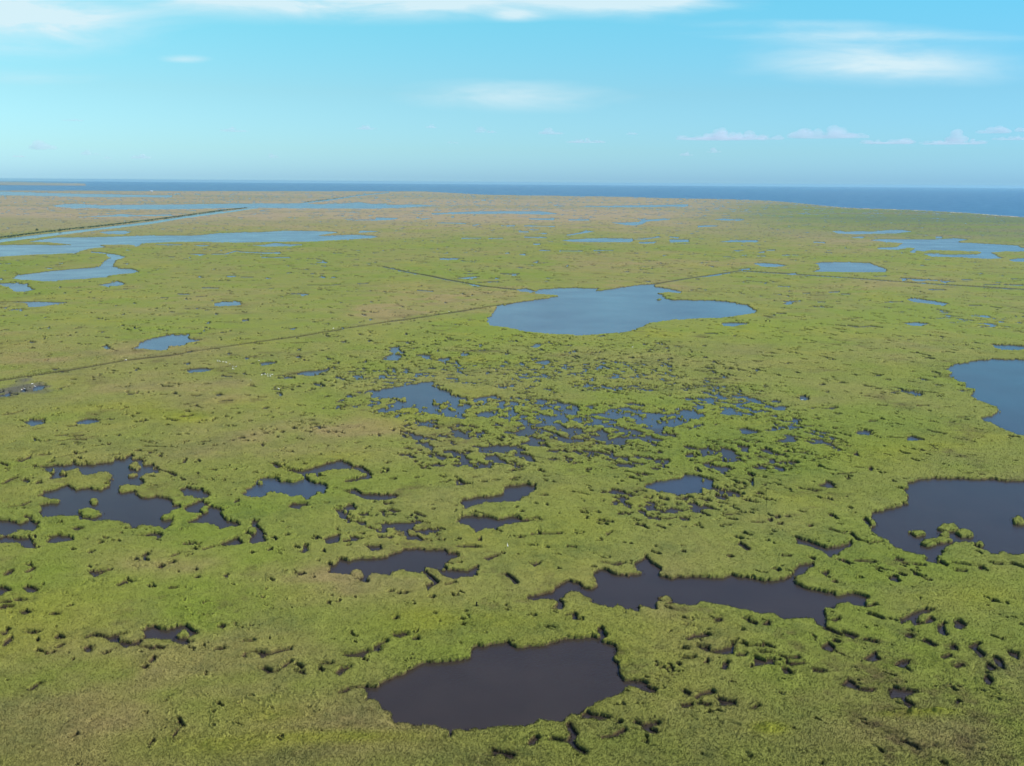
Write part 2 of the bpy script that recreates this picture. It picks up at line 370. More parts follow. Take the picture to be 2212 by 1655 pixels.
P|A 630,805 700,795 760,780 820,800 760,810 690,812
P|A 155,918 260,918 420,920 330,935 240,948 170,945
L;3|A 0,912 260,912 430,915
P|A 10,955 60,945 40,960
P|A 1375,925 1440,912 1560,912 1570,930 1480,938 1400,937
P;small pale blue pond at left just above the straight ditch|A 865,1215 930,1165 1020,1140 1100,1130 1240,1125 1230,1150 1300,1160 1210,1180 1190,1195 1100,1200 1070,1225 1000,1222 930,1215
L;3|A 1030,1122 1300,1114
P|A 660,1210 690,1190 730,1215 690,1222
P|A 1220,1365 1240,1350 1300,1345 1370,1355 1280,1370
L;3|A 1170,1355 1230,1350 1380,1345
P|A 1685,1315 1700,1305 1790,1305 1760,1325 1700,1325
P|A 1900,1380 1980,1365 2140,1350 2120,1360 2010,1390
L;3|A 1290,1298 1350,1295
P|A 160,1170 240,1174 230,1182 180,1180
S|A 390,1172,34,12 880,1083,50,8 2090,650,70,14 2030,725,40,10 1880,722,60,8 1120,620,40,8
L;4|A 1880,1180 1990,1178
L;3|A 2090,1122 2130,1118
L;3|A 1040,885 1090,885
L;2|A 1150,860 1230,862
L;3|A 1270,878 1340,875
P|A 1930,866 1990,866 1960,874
L;3|A 1890,858 2000,862
L;2|A 1310,820 1420,822
P|A 1440,743 1550,745 1500,752
L;3|A 1560,750 1640,750
L;4|A 1990,800 2140,802 2207,795
P|A 1220,600 1340,603 1300,612
L;4|A 1370,600 1460,600 1530,578 1570,585 1700,590 1820,590
L;3|A 1700,620 1880,620
P|A 1640,540 1700,540 1790,525 1880,535 1970,535 1890,545 1720,550
P|A 1250,543 1370,543 1310,552
L;2|A 1010,540 1180,540
P|A 640,465 760,455 850,460 800,478 690,475
P|L 850,425 1100,410 1200,395 1350,405 1690,393 1700,405 1300,415 1000,425
P|K 1400,432 1720,425 1720,405 1950,410 1900,425 1740,435
P|K 1540,560 1580,540 1760,545 1700,552
P|B 320,1210 385,1210 370,1290 280,1285 330,1260
L;5|B 360,1172 480,1170
L;5|B 400,1215 500,1210
P|B 500,1260 550,1255 600,1260 560,1285
P|B 610,1285 700,1275 720,1290 650,1295
P|B 760,1250 800,1240 850,1255 800,1265
L;4|B 730,1205 850,1215
P|B 1225,1200 1270,1185 1320,1190 1270,1210
L;5|B 1430,1195 1500,1193
P|B 1270,1305 1320,1290 1380,1295 1330,1315
S|B 910,1275,36,10 1250,1346,50,12 1070,1372,60,10 1600,1313,40,12 1460,1315,40,9 825,1318,50,7 600,1340,70,8 70,1362,70,10 110,1410,80,12 610,1387,60,9 290,1355,40,10
P|B 755,755 880,745 900,750 820,760
L;4|B 1040,725 1160,725
P|B 1090,733 1150,733 1130,741
L;4|B 960,778 1030,778
L;3|B 110,790 180,790
L;2|B 500,835 600,842
Z;0.16;3.4|B 0,1340 600,1330 1400,1280 2207,1290 2207,1440 1500,1420 900,1450 300,1480 0,1500
T;.30;3.4|E 1000,230 1330,190 1500,180 1600,330 1500,440 1150,460 1000,360
T;.22;3.6|E 1600,190 1900,190 2207,210 2207,330 2000,480 1600,430
T;.34;3.6|E 0,175 150,140 300,150 560,185 860,165 1000,175 980,270 600,290 330,280 100,215
T;.3;3.6|F 30,460 300,440 560,480 640,600 480,590 300,560 80,540
T;.34;3.6|F 150,600 330,640 420,720 360,780 180,760
T;.22;3.6|E 860,160 1000,150 1100,170 1050,280 900,270
I;small oval grass islet in the left pond, the lower of two|D 580,888,112,56
I;smallest round grass islet in the left pond, above the oval one|D 610,815,62,42
I;tiny grass tuft in the upper arm of the left pond|D 862,645,30,16
I;knobbly grass islet in the upper arm of the left pond|D 880,585,44,50
I;small tuft at the upper left corner of the left pond|D 345,622,44,34
I;flat tuft beside the upper left corner of the left pond|D 402,630,46,26
I;round pale tuft at the right end of the small left foreground pond|G 1203,490,76,46
I;round grass tuft inside the narrow foreground pool left of the big pond|G 1645,640,84,42
I;tiny grass knob in the dark creek left of centre|D 1325,868,30,26
I;grass knob at the left tip of the hooked pond|D 1685,693,32,18
I;rounded grass islet in the square ended left pond|D 1640,1005,48,38
I;ragged grass islet at the foot of the square ended left pond|D 1590,1065,62,50
I;small grass islet in the long pond left of centre|E 110,1288,76,50
I;ragged grass islet right of the small one in the long pond|E 230,1305,84,40
I;long grass islet topping the chain in the right pond|F 1715,985,146,52
I;middle grass islet of the chain in the right pond|F 1690,1030,84,40
I;wide low grass islet of the chain in the right pond|F 1670,1065,124,38
I;dark narrow grass islet left of the chain in the right pond|F 1520,1025,88,36
I;grass islet at the lower left end of the chain in the right pond|F 1585,1090,88,48
I;lone grass islet near the right edge in the right pond|F 2165,940,96,56
I;tiny grass tuft near the lower shore of the right pond|F 1925,1095,44,28
I;grass hummock joining the chain to the shore of the right pond|F 1815,1025,120,56
I;small grass spot near the headland of the large middle lake|B 2070,897,18,10
I;round leafy tuft off the lower shore of the wide dark pond|E 2110,1450,76,44
"""
# ---------------------------------------------------------------- camera model (metres, z = 0 is the water level)
FPX, CX, CY, W0, H0 = 2250.0, 1144.0, 856.0, 2288.0, 1712.0
CAM_H = 90.0
ROLL = math.radians(.41)
SLOPE = math.tan(ROLL)
HMX = 412.5 - 5.0                      # level line of the camera at the picture centre
PITCH = math.atan((CY - HMX) / FPX)
FWD = np.array([0, math.cos(PITCH), -math.sin(PITCH)])
RT0 = np.array([1.0, 0, 0]); UP0 = np.array([0, math.sin(PITCH), math.cos(PITCH)])
RT = RT0 * math.cos(ROLL) + UP0 * math.sin(ROLL)
UP = -RT0 * math.sin(ROLL) + UP0 * math.cos(ROLL)
HPF = np.polyfit([30, 570, 1144, 1710, 2258], [412, 405, 404.6, 413, 428], 2)


def level_y(x): return HMX + SLOPE * (x - CX)


def unwarp(x, y):
    """the photograph's slightly bent horizon -> a straight one"""
    xc = np.clip(x, -100, 2400)
    hp = np.polyval(HPF, xc); hm = 412.5 + SLOPE * (xc - CX)
    return y + (hm - hp) * np.clip(1 - (y - hp) / 260.0, 0, 1)


def ground(x, y, z=0.0):
    """pixel -> point on the level z"""
    x = np.asarray(x, float); y = np.asarray(y, float)
    u = (x - CX)[..., None]; v = (y - CY)[..., None]
    d = FWD * FPX + RT * u - UP * v
    k = (CAM_H - z) / np.maximum(-d[..., 2], 1e-3)
    return d[..., 0] * k, d[..., 1] * k


def gpt(x, y):
    a, b = ground(np.array([x]), np.array([unwarp(np.array([x], float), np.array([y], float))[0]]))
    return float(a[0]), float(b[0])


def dirpt(x, y, dist):
    """pixel -> point at a horizontal distance (for things in the air)"""
    d = FWD * FPX + RT * (x - CX) - UP * (y - CY)
    d = d / math.hypot(d[0], d[1])
    return d[0] * dist, d[1] * dist, CAM_H + d[2] * dist


# ---------------------------------------------------------------- noise
def hash2(ix, iy, seed):
    h = (ix.astype(np.uint32) * np.uint32(374761393) + iy.astype(np.uint32) * np.uint32(668265263)
         + np.uint32((seed * 2246822519) & 0xffffffff))
    h = (h ^ (h >> np.uint32(13))) * np.uint32(1274126177)
    h = h ^ (h >> np.uint32(16))
    return (h & np.uint32(0xffff)).astype(np.float32) * np.float32(2 / 65535.0) - np.float32(1)


def vn(x, y, scale, seed):
    """gradient-like value noise in about [-1, 1]"""
    x = x / scale + 1000.37; y = y / scale + 1000.91
    ix = np.floor(x); iy = np.floor(y)
    fx = (x - ix).astype(np.float32); fy = (y - iy).astype(np.float32)
    ix = ix.astype(np.int64); iy = iy.astype(np.int64)
    fx = fx * fx * fx * (fx * (fx * 6 - 15) + 10); fy = fy * fy * fy * (fy * (fy * 6 - 15) + 10)
    a = hash2(ix, iy, seed); b = hash2(ix + 1, iy, seed); c = hash2(ix, iy + 1, seed); d = hash2(ix + 1, iy + 1, seed)
    return (a + (b - a) * fx) + ((c + (d - c) * fx) - (a + (b - a) * fx)) * fy


def rvn(x, y, scale, seed):
    """the same, turned so that lattices of different octaves do not line up"""
    a = seed * 1.7
    return vn(x * math.cos(a) - y * math.sin(a), x * math.sin(a) + y * math.cos(a), scale, seed)


# ---------------------------------------------------------------- the grid that carries the marsh
ts = np.concatenate([np.arange(6.5, 60, .75), np.arange(60, 430, .62), np.arange(430, 700, 1.0), np.arange(700, 1360, 1.35), np.arange(1360, 1720, 2.4)])
xs = np.arange(-540, 2830, 1.5)
NR, NC = len(ts), len(xs)
PX = np.broadcast_to(xs[None, :], (NR, NC)).astype(np.float64)
PY = level_y(PX) + ts[:, None]
GX, GY = ground(PX, PY)
DIST = np.sqrt(GX * GX + GY * GY)


def seg_sdf(px, py, qx, qy, closed=True):
    """signed (positive inside) distance of points p to polygon q"""
    n = len(qx); best = np.full(px.shape, 1e12); inside = np.zeros(px.shape, bool)
    for i in range(n if closed else n - 1):
        j = (i + 1) % n
        ax, ay, bx, by = qx[i], qy[i], qx[j], qy[j]
        ex, ey = bx - ax, by - ay
        L = ex * ex + ey * ey + 1e-9
        wx = px - ax; wy = py - ay
        t = np.clip((wx * ex + wy * ey) / L, 0, 1)
        dx = wx - ex * t; dy = wy - ey * t
        np.minimum(best, dx * dx + dy * dy, out=best)
        if closed:
            c = ((ay > py) != (by > py))
            if abs(by - ay) > 1e-9:
                inside ^= c & (px < (bx - ax) * (py - ay) / (by - ay) + ax)
    d = np.sqrt(best)
    return np.where(inside, d, -d) if closed else -d


def block(x, y, margin):
    """grid slices covering pixel points"""
    c0 = int(np.clip((x.min() - margin - xs[0]) / 1.5, 0, NC - 1)); c1 = int(np.clip((x.max() + margin - xs[0]) / 1.5 + 2, 1, NC))
    t = y - level_y(x)
    r0 = int(np.searchsorted(ts, t.min() - margin * .6)); r1 = int(np.searchsorted(ts, t.max() + margin * 1.2)) + 1
    return slice(max(0, r0), min(NR, r1)), slice(c0, c1)


def parse(s):
    out = []; cur = None
    for tok in s.split():
        if tok in CROPS:
            cur = CROPS[tok]; continue
        v = [float(a) for a in tok.split(',')]
        out.append([cur[0] + v[0] * cur[2], cur[1] + v[1] * cur[2]] + [a * cur[2] for a in v[2:]])
    return out


BANK = .64 / CAM_H                                   # grass height over camera height: how far a near bank hides the water
DW = np.full((NR, NC), -60.0)                        # signed distance to open water, metres (positive: water)
AMPF = np.ones((NR, NC), np.float32)                 # how ragged the edge is there
PID = np.full((NR, NC), -1, np.int16)                # which traced pond a spot belongs to
ID_DITCH, ID_SEA, ID_CANAL = 900, 901, 902
pond_labels, islets = [], []


def carve(x, y, pid, shift=True, firm=None):
    """open water inside an outline; without shift the outline is that of the gap between the grass tops"""
    x = np.array(x, float); y = unwarp(x, np.array(y, float))
    rs, cs = block(x, y, 24)
    if rs.stop <= rs.start or cs.stop <= cs.start: return
    gx, gy = GX[rs, cs], GY[rs, cs]
    qx, qy = ground(x, y)
    if shift:
        d = seg_sdf(gx, gy, qx, qy)
        small_ = float(d.max()) < 1.6
        for k in ((.4,) if small_ else (.5, 1.0)):
            d = np.maximum(d, seg_sdf(gx, gy, qx * (1 - BANK * k), qy * (1 - BANK * k)))
    else:
        d = seg_sdf(gx, gy, qx * (1 - BANK), qy * (1 - BANK))
    big = float(d.max())
    f = firm if firm is not None else float(np.clip(big / 2.6, .3, 1))
    if big < 1.6: d = d - .12
    if big < .7: d = d + np.clip(.7 - big, 0, .6)
    dw = DW[rs, cs]; m = d > dw
    dw[m] = d[m]; PID[rs, cs][m] = pid
    AMPF[rs, cs][m & (d > -2.5)] = f


def ellipse(cx, cy, w, h, n=12, wob=.22, rnd=None):
    a = np.linspace(0, 2 * math.pi, n, endpoint=False)
    r = np.array([1 + (rnd.random() - .5) * 2 * wob for _ in a])
    return cx + np.cos(a) * w * .5 * r, cy + np.sin(a) * h * .5 * r


rng = random.Random(5)
zones, tufts = [], []
ZH = np.ones((NR, NC), np.float32)                   # low tufts in the broken marsh
# the sea: everything beyond the coast
coast = [('X', [(-600, 434)]), ('L', [(0, 190), (900, 170), (1250, 165), (2212, 150)]), ('K', [(700, 145), (1200, 140), (1600, 138), (2212, 135)]),
         ('N', [(300, 140), (800, 165), (1200, 172), (2212, 190)]), ('Q', [(600, 205), (1200, 220), (1640, 240), (1850, 260), (2212, 300)]),
         ('R', [(470, 320), (1100, 350), (1600, 385), (2212, 440)]), ('X', [(2500, 520), (2800, 590)])]
coast_px = []
for c, pts in coast:
    ox, oy, sc = CROPS[c]
    coast_px += [(ox + a * sc, oy + b * sc) for a, b in pts]
cx_ = np.array([p[0] for p in coast_px]); cy_ = np.array([p[1] for p in coast_px])
cyw = unwarp(cx_, cy_)
COAST_T = np.interp(xs, cx_, cyw - level_y(cx_))     # rows below the level line
for line in MAP.strip().splitlines():
    head, body = line.split('|'); f = head.split(';'); kind = f[0]
    pts = parse(body)
    if kind == 'P' or kind == 'C':
        pid = -2
        if len(f) > 1 and kind == 'P':
            pid = len(pond_labels); pond_labels.append(f[1])
        if kind == 'C': pid = ID_CANAL
        carve([p[0] for p in pts], [p[1] for p in pts], pid)
    elif kind in 'LD':
        # a strip as wide as its dark gap looks
        w = max(float(f[1]) * .5, 2.0) * (.62 if kind == 'L' else .55)
        n_seg = len(pts)
        for a, b in zip(pts[:-1], pts[1:]):
            n = max(1, int(math.hypot(b[0] - a[0], b[1] - a[1]) / 40))
            ux, uy = b[0] - a[0], b[1] - a[1]; l_ = math.hypot(ux, uy) + 1e-6; ux /= l_; uy /= l_
            for i in range(n):
                x0, y0 = a[0] + ux * l_ * i / n - ux * .5, a[1] + uy * l_ * i / n; x1, y1 = a[0] + ux * l_ * (i + 1) / n + ux * .5, a[1] + uy * l_ * (i + 1) / n
                w0 = w * (.75 + .5 * rng.random()) if kind == 'L' else w
                carve([x0 - uy * w0, x1 - uy * w0, x1 + uy * w0, x0 + uy * w0], [y0 + ux * w0, y1 + ux * w0, y1 - ux * w0, y0 - ux * w0],
                      ID_DITCH if kind == 'D' else -2, shift=False, firm=.4 if kind == 'L' else .15)
    elif kind == 'S':
        for cx, cy, w, h in pts:
            x, y = ellipse(cx, cy, w, h, 9, .35, rng); carve(x, y, -2, shift=False)
    elif kind == 'Z':
        zones.append((float(f[1]), float(f[2]), [p[0] for p in pts], [p[1] for p in pts]))
    elif kind == 'T':
        tufts.append((float(f[1]), float(f[2]), [p[0] for p in pts], [p[1] for p in pts]))
    elif kind == 'I':
        cx, cy, w, h = pts[0]
        islets.append((f[1], cx, cy, w, h))

# sea
tt = ts[:, None] - COAST_T[None, :]
with np.errstate(divide='ignore'):
    ycoast = CAM_H * FPX / np.maximum(COAST_T, 3.0)
    dsea = np.where(tt < 0, np.minimum((GY - ycoast[None, :]), 500.0), np.maximum(-(ycoast[None, :] - GY), -400.0)) * .8
m = dsea > DW
DW[m] = dsea[m]; PID[m] = ID_SEA
# far barrier strip off the left coast stays land
x = np.array([-420, 0, 190, 192, 0, -420.0]); y = unwarp(x, np.array([413.8, 413.8, 413.8, 418.3, 421.7, 422.5]))
qx, qy = ground(x, y)
rs, cs = block(x, y, 20)
db = seg_sdf(GX[rs, cs], GY[rs, cs], qx, qy)
DW[rs, cs] = np.minimum(DW[rs, cs], -db)

# broken marsh: fine water between tufts, from thresholded noise
def fractal(gx, gy, sc, seed):
    return (rvn(gx, gy, sc, seed) + .6 * rvn(gx, gy, sc * .45, seed + 1) + .35 * rvn(gx, gy, sc * .22, seed + 2)) / 1.5

outer = [(.05, 9, [-400, -30, -30, -400], [560, 560, 1740, 1840]), (.05, 9, [2320, 2690, 2690, 2320], [620, 640, 1840, 1840])]
outer += [(.07, 9, [-300, 2590, 2590, -300], [500, 500, 640, 640]), (.055, 5, [-300, 2590, 2590, -300], [640, 640, 900, 900]),
          (.03, 3.4, [-50, 2340, 2340, -50], [900, 900, 1330, 1330]), (.012, 2.6, [-50, 2340, 2340, -50], [1300, 1300, 1800, 1800]),
          (.09, 24, [-300, 2590, 2590, -300], [436, 452, 500, 500])]
for zi, (cov, sc, zx, zy) in enumerate(zones + outer):
    x = np.array(zx, float); y = unwarp(x, np.array(zy, float))
    rs, cs = block(x, y, 10)
    gx, gy = GX[rs, cs], GY[rs, cs]
    qx, qy = ground(x, y)
    dz = seg_sdf(gx, gy, qx, qy)
    n = fractal(gx + .35 * (gy - 400), gy * .8, sc, 40 + zi * 3)
    thr = float(np.quantile(n[dz > 0], 1 - cov)) if (dz > 0).any() else 9
    fade = np.clip(dz / (sc * 2.5), -2, 1)
    d = (n - thr - (1 - fade) * .4) * sc * (1.3 if cov > .3 else 2.0)
    d = np.minimum(d, dz * .6 + sc * .4)
    d = np.minimum(d, 2.0)
    dw = DW[rs, cs]; m = d > dw
    dw[m] = d[m]; PID[rs, cs][m] = np.where(d[m] > -1.5, -3, PID[rs, cs][m]); AMPF[rs, cs][m] = .5
    if cov > .15:
        zh = ZH[rs, cs]; np.minimum(zh, 1 - .40 * np.clip((dz + 6) / 14.0, 0, 1), out=zh)

for ti, (cov, sc, zx, zy) in enumerate(tufts):
    x = np.array(zx, float); y = unwarp(x, np.array(zy, float))
    rs, cs = block(x, y, 10)
    gx, gy = GX[rs, cs], GY[rs, cs]
    dz = seg_sdf(gx, gy, *ground(x, y))
    n = fractal(gx, gy * .55, sc, 140 + ti * 3)
    thr = float(np.quantile(n[dz > 0], 1 - cov)) + .5 * np.clip(-dz / 8.0, 0, 4)
    DW[rs, cs] = np.minimum(DW[rs, cs], -(n - thr) * sc * 1.4)
    zh = ZH[rs, cs]; np.minimum(zh, 1 - .40 * np.clip((dz + 6) / 14.0, 0, 1), out=zh)

# islets
IID = np.full((NR, NC), -1, np.int16)
for k, (lab, cx, cy, w, h) in enumerate(islets):
    x, y = ellipse(cx, cy, w, h, 14, .12, rng)
    y = unwarp(x, y); rs, cs = block(x, y, 16)
    qx, qy = ground(x, y)
    gx, gy = GX[rs, cs], GY[rs, cs]
    d = seg_sdf(gx, gy, qx * (1 - BANK * .35), qy * (1 - BANK * .35))
    DW[rs, cs] = np.minimum(DW[rs, cs], -d)
    m = d > -1.3
    IID[rs, cs][m] = k

# scalloped edges
amp = np.clip(DIST / 260.0, .8, 2.2)
edge = (rvn(GX, GY, 7.0, 3) * .8 + rvn(GX, GY, 2.6, 4) * .6 + (np.abs(rvn(GX, GY, 2.3, 6)) - .36) * 1.3 + (np.abs(rvn(GX, GY, 1.15, 8)) - .36) * .8)
DL = -DW + edge * np.where(PID >= 901, .25, .62) * AMPF * amp * np.clip(1.4 - DIST / 2500.0, .3, 1)      # metres into the grass
del tt, dsea
# grass surface: dome-shaped lumps at the edges, rolling clumps inside
top = (.67 + .14 * rvn(GX, GY, 19, 11) + .08 * rvn(GX, GY, 6.5, 12))
rim = np.clip(1.5 - DL / 1.6, .6, 1)
lump = .08 * rvn(GX, GY, 2.7, 13) + (.07 * rvn(GX, GY, 1.15, 14) + .045 * rvn(GX, GY, .5, 15)) * rim
near = np.clip(1.25 - DIST / 650.0, .15, 1)
er = np.clip(DL / (.28 + .27 * near), 0, 1)
top = top * ZH; lump = lump * (.4 + .6 * ZH)
dome = np.sqrt(np.maximum(0, 1 - (1 - er) ** 2.2))
Z = np.where(DL > 0, -.25 + (top + .25) * (.30 * (DL > 0) + .70 * dome) + lump * near * (.35 + .65 * er), -.25 - np.clip(-DL, 0, 1) * .2)
Z = np.maximum(Z, -.5)
# spoil bank beside the canal: a low ridge
bx = np.array([-150, 0, 130, 230, 340, 500, 552.0]); by = unwarp(bx, np.array([556, 536, 518.5, 506.5, 492, 468, 462.0]))
rs, cs = block(bx, by, 16)
qx, qy = ground(bx, by)
dr = -seg_sdf(GX[rs, cs], GY[rs, cs], qx, qy, closed=False)
Z[rs, cs] = np.where(DL[rs, cs] > 0, Z[rs, cs] + 1.6 * np.clip(1 - dr / 14.0, 0, 1), Z[rs, cs])

# ---------------------------------------------------------------- plant colours (what grows where)
TAN = [(150, 1600, 560, 150, .20), (420, 1560, 420, 70, .18), (330, 1430, 330, 60, .22), (780, 1325, 90, 50, .55), (360, 1270, 140, 25, .45), (860, 1640, 260, 60, .35),
       (650, 960, 170, 40, .45), (830, 955, 110, 22, .55), (860, 700, 80, 26, .75), (1020, 655, 150, 26, .55), (470, 900, 160, 30, .35),
       (1800, 1600, 560, 100, .16), (2050, 1640, 300, 60, .22), (1950, 640, 260, 22, .30), (1870, 545, 130, 16, .55), (1450, 590, 260, 22, .40), (330, 780, 320, 30, .25),
       (60, 800, 120, 40, .35), (1560, 1450, 90, 50, .30), (1480, 1340, 50, 70, .35), (560, 1010, 160, 22, .25), (100, 1140, 50, 20, .1), (700, 1290, 160, 40, .3),
       (1430, 640, 160, 14, .4), (1000, 690, 200, 20, .35), (1990, 795, 120, 20, .3), (1740, 800, 160, 26, .2), (300, 665, 300, 25, .25), (180, 1480, 220, 50, .2), (430, 860, 260, 20, .2)]
GRN = [(1750, 1010, 280, 80, .5), (1500, 1060, 260, 90, .35), (700, 1110, 280, 60, .5), (250, 1150, 280, 30, .5), (1300, 1190, 260, 70, .45), (1980, 1230, 300, 90, .5), (2030, 950, 160, 40, .4),
       (2000, 490, 420, 22, .9), (1750, 468, 160, 10, .7), (2200, 505, 200, 22, .8), (1320, 900, 380, 80, .3), (60, 620, 90, 40, .35), (900, 1420, 260, 60, .3), (1750, 1400, 500, 60, .15), (1200, 1660, 300, 40, .25),
       (560, 1140, 60, 20, .5), (1500, 1330, 120, 30, .3), (330, 1190, 400, 20, .25)]
YEL = [(900, 1390, 110, 40, .55), (720, 1655, 260, 18, .75), (560, 1600, 130, 28, .75), (480, 1675, 140, 26, .8), (2030, 1600, 60, 9, 1.6), (2110, 1597, 40, 7, 1.2), (1722, 1636, 38, 14, 1.7), (2190, 1330, 70, 30, .5),
       (250, 1490, 60, 18, .4), (420, 935, 90, 16, .6), (330, 905, 60, 14, .5), (560, 905, 120, 14, .4), (1990, 1000, 180, 18, .5), (1080, 1395, 140, 20, .4), (1000, 930, 260, 20, .3), (1790, 1115, 120, 26, .35),
       (120, 1060, 60, 18, .1), (660, 1330, 60, 20, .35), (1180, 750, 500, 20, .3), (1800, 740, 300, 20, .3)]


def spots(lst):
    o = np.zeros((NR, NC), np.float32)
    for cx, cy, rx, ry, w in lst:
        x = np.array([cx - rx * 3, cx + rx * 3, cx + rx * 3, cx - rx * 3]); y = np.array([cy - ry * 3, cy - ry * 3, cy + ry * 3, cy + ry * 3], float)
        y = unwarp(x, y); rs, cs = block(x, y, 4)
        a = ((PX[rs, cs] - cx) / rx); b = ((PY[rs, cs] - float(unwarp(np.array([cx]), np.array([cy]))[0])) / ry)
        o[rs, cs] += w * np.exp(-(a * a + b * b))
    return o


n60 = rvn(GX, GY * .8, 70, 21); n15 = rvn(GX, GY, 17, 22); n4 = rvn(GX, GY, 4.6, 23); n1 = rvn(GX, GY, 1.5, 24); n200 = rvn(GX, GY * .6, 300, 25)
brk = n15 * .5 + n4 * .35 + n1 * .15
fine = np.clip(1.3 - DIST / 500.0, 0, 1)
far = np.clip((DIST - 1400) / 1500.0, 0, 1)
coastgreen = np.clip((PX - 1450) / 500.0, 0, 1)
tan = .22 + .25 * n60 + .20 * n15 + .10 * n4 * fine + .12 * n200 + spots(TAN) * (1.0 + .7 * brk) - spots(GRN) * (.8 + .5 * brk) * .8 + far * (.75 - .62 * coastgreen)
tan = np.clip(tan, 0, 1)
yel = np.clip(spots(YEL) * (1 + 1.1 * brk) + np.clip(.7 * rvn(GX, GY, 42, 27) + .35 * n15 - .26, 0, .6), 0, 1)
drk = np.clip(.30 * rvn(GX, GY, 11, 28) + .25 * n4 * fine + .22 * n1 * fine + .1 * n60 + .14 * n15, 0, .6) * np.clip(1.4 - DIST / 1500, .35, 1) + spots(GRN) * .18
C = lambda r, g, b: np.array([r, g, b], np.float32)
col = C(*COL_GREEN) * np.ones((NR, NC, 1), np.float32)


def mixin(c, w):
    global col
    col = col + (C(*c) - col) * np.clip(w, 0, 1)[..., None].astype(np.float32)


mixin(COL_TAN, tan); mixin(COL_FAR, np.clip(far * tan * 1.3, 0, .95)); mixin(COL_YEL, yel * .8); mixin(COL_DEEP, drk * .75)
mixin((.095, .125, .060), np.clip(far * coastgreen * (.62 + .4 * rvn(GX * .3, GY, 150, 29)), 0, .8)); mixin((.15, .12, .085), np.clip(far * coastgreen * (.9 * rvn(GX * .3, GY, 110, 33)), 0, .6))
mixin((.19, .185, .085), np.clip(far * (1 - coastgreen) * (.2 + .8 * rvn(GX * .35, GY, 260, 34)), 0, .6))
# brown stems and straw, darkened for shade between nubs; wet mud at the waterline
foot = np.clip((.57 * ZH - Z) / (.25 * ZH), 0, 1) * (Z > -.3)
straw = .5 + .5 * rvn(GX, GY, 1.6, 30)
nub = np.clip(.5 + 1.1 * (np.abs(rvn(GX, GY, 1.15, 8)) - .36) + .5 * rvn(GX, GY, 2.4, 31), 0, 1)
mixin(COL_STEM_SHADE, foot * .92); mixin(COL_STRAW, foot * nub * .42); mixin(COL_MUD, np.clip((.30 * ZH - Z) / .2, 0, 1))
# grey mud flat at the left edge
mud = spots([(20, 878, 70, 10, .5), (75, 868, 34, 9, 1.0), (40, 874, 26, 6, .9), (60, 852, 22, 6, .6), (-80, 884, 80, 12, .6)])
mixin((.085, .080, .074), np.clip(mud * 1.1 - .1 + .35 * n4, 0, .8) * (mud > .15))
# dredged spoil and darker growth along the canal and ditches
rs, cs = block(bx, by, 16)
tmp = np.zeros((NR, NC), np.float32); tmp[rs, cs] = np.clip(1.2 - dr / 14.0, 0, 1)
mixin((.055, .085, .04), tmp * .75)
dit = (PID == ID_DITCH) & (DL > 0)
mixin((.19, .19, .075), dit * .4 * (DL > 1.6) * (DL < 2.4)); mixin((.055, .065, .026), dit * .38 * (DL < 1.6))
# pale sand on the right beach
beach = (PID == ID_SEA) & (DL > 0) & (DL < 26) & (PX > 1650)
mixin((.45, .42, .34), beach * .65)

bush = np.clip(spots(YEL) - .55, 0, 1) * (DL > 1)
Z = Z + bush * (.25 + .75 * np.clip(rvn(GX, GY, 2.1, 41) + .5 * rvn(GX, GY, .9, 42), -.3, 1.2))
# low swells of taller and shorter stands
Z = np.where(DL > 1.0, Z + .22 * rvn(GX, GY, 26, 43) * np.clip((DL - 1) / 1.2, 0, 1) + .10 * np.clip(n15, -1, 1) * np.clip((DL - 1) / 1.2, 0, 1), Z)

# ---------------------------------------------------------------- Blender helpers
bpy_scene = bpy.context.scene
COLL = bpy_scene.collection


def tag(o, label=None, cat=None, group=None, kind=None):
    for k, v in (('label', label), ('category', cat), ('group', group), ('kind', kind)):
        if v: o[k] = v
    return o


def link(name, me, parent=None):
    o = bpy.data.objects.new(name, me); COLL.objects.link(o)
    if parent: o.parent = parent
    return o


def np_mesh(name, verts, faces, cols=None, mats=(), smooth=True):
    """mesh from arrays: verts (n,3), faces (m,k)"""
    me = bpy.data.meshes.new(name)
    n, (m, k) = len(verts), faces.shape
    me.vertices.add(n); me.vertices.foreach_set('co', np.ascontiguousarray(verts, np.float32).ravel())
    me.loops.add(m * k); me.loops.foreach_set('vertex_index', np.ascontiguousarray(faces, np.int32).ravel())
    me.polygons.add(m)
    me.polygons.foreach_set('loop_start', np.arange(0, m * k, k, dtype=np.int32))
    if smooth: me.polygons.foreach_set('use_smooth', np.ones(m, bool))
    if cols is not None:
        at = me.attributes.new('plant_colour', 'FLOAT_COLOR', 'POINT')
        rgba = np.ones((n, 4), np.float32); rgba[:, :3] = cols
        at.data.foreach_set('color', rgba.ravel())
    for a in mats: me.materials.append(a)
    me.update(calc_edges=True)
    return me


def sub_mesh(name, quads, zflat=None, cols=True, mats=()):
    """mesh of chosen grid cells, vertices compacted"""
    used = np.unique(quads); remap = np.zeros(NR * NC, np.int32); remap[used] = np.arange(len(used))
    v = np.stack([GX.ravel()[used], GY.ravel()[used], Z.ravel()[used] if zflat is None else np.full(len(used), zflat)], 1)
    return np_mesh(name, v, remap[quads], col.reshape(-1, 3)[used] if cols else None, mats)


def nodes(name):
    m = bpy.data.materials.new(name); m.use_nodes = True
    nt = m.node_tree; b = nt.nodes['Principled BSDF']
    return m, nt, b


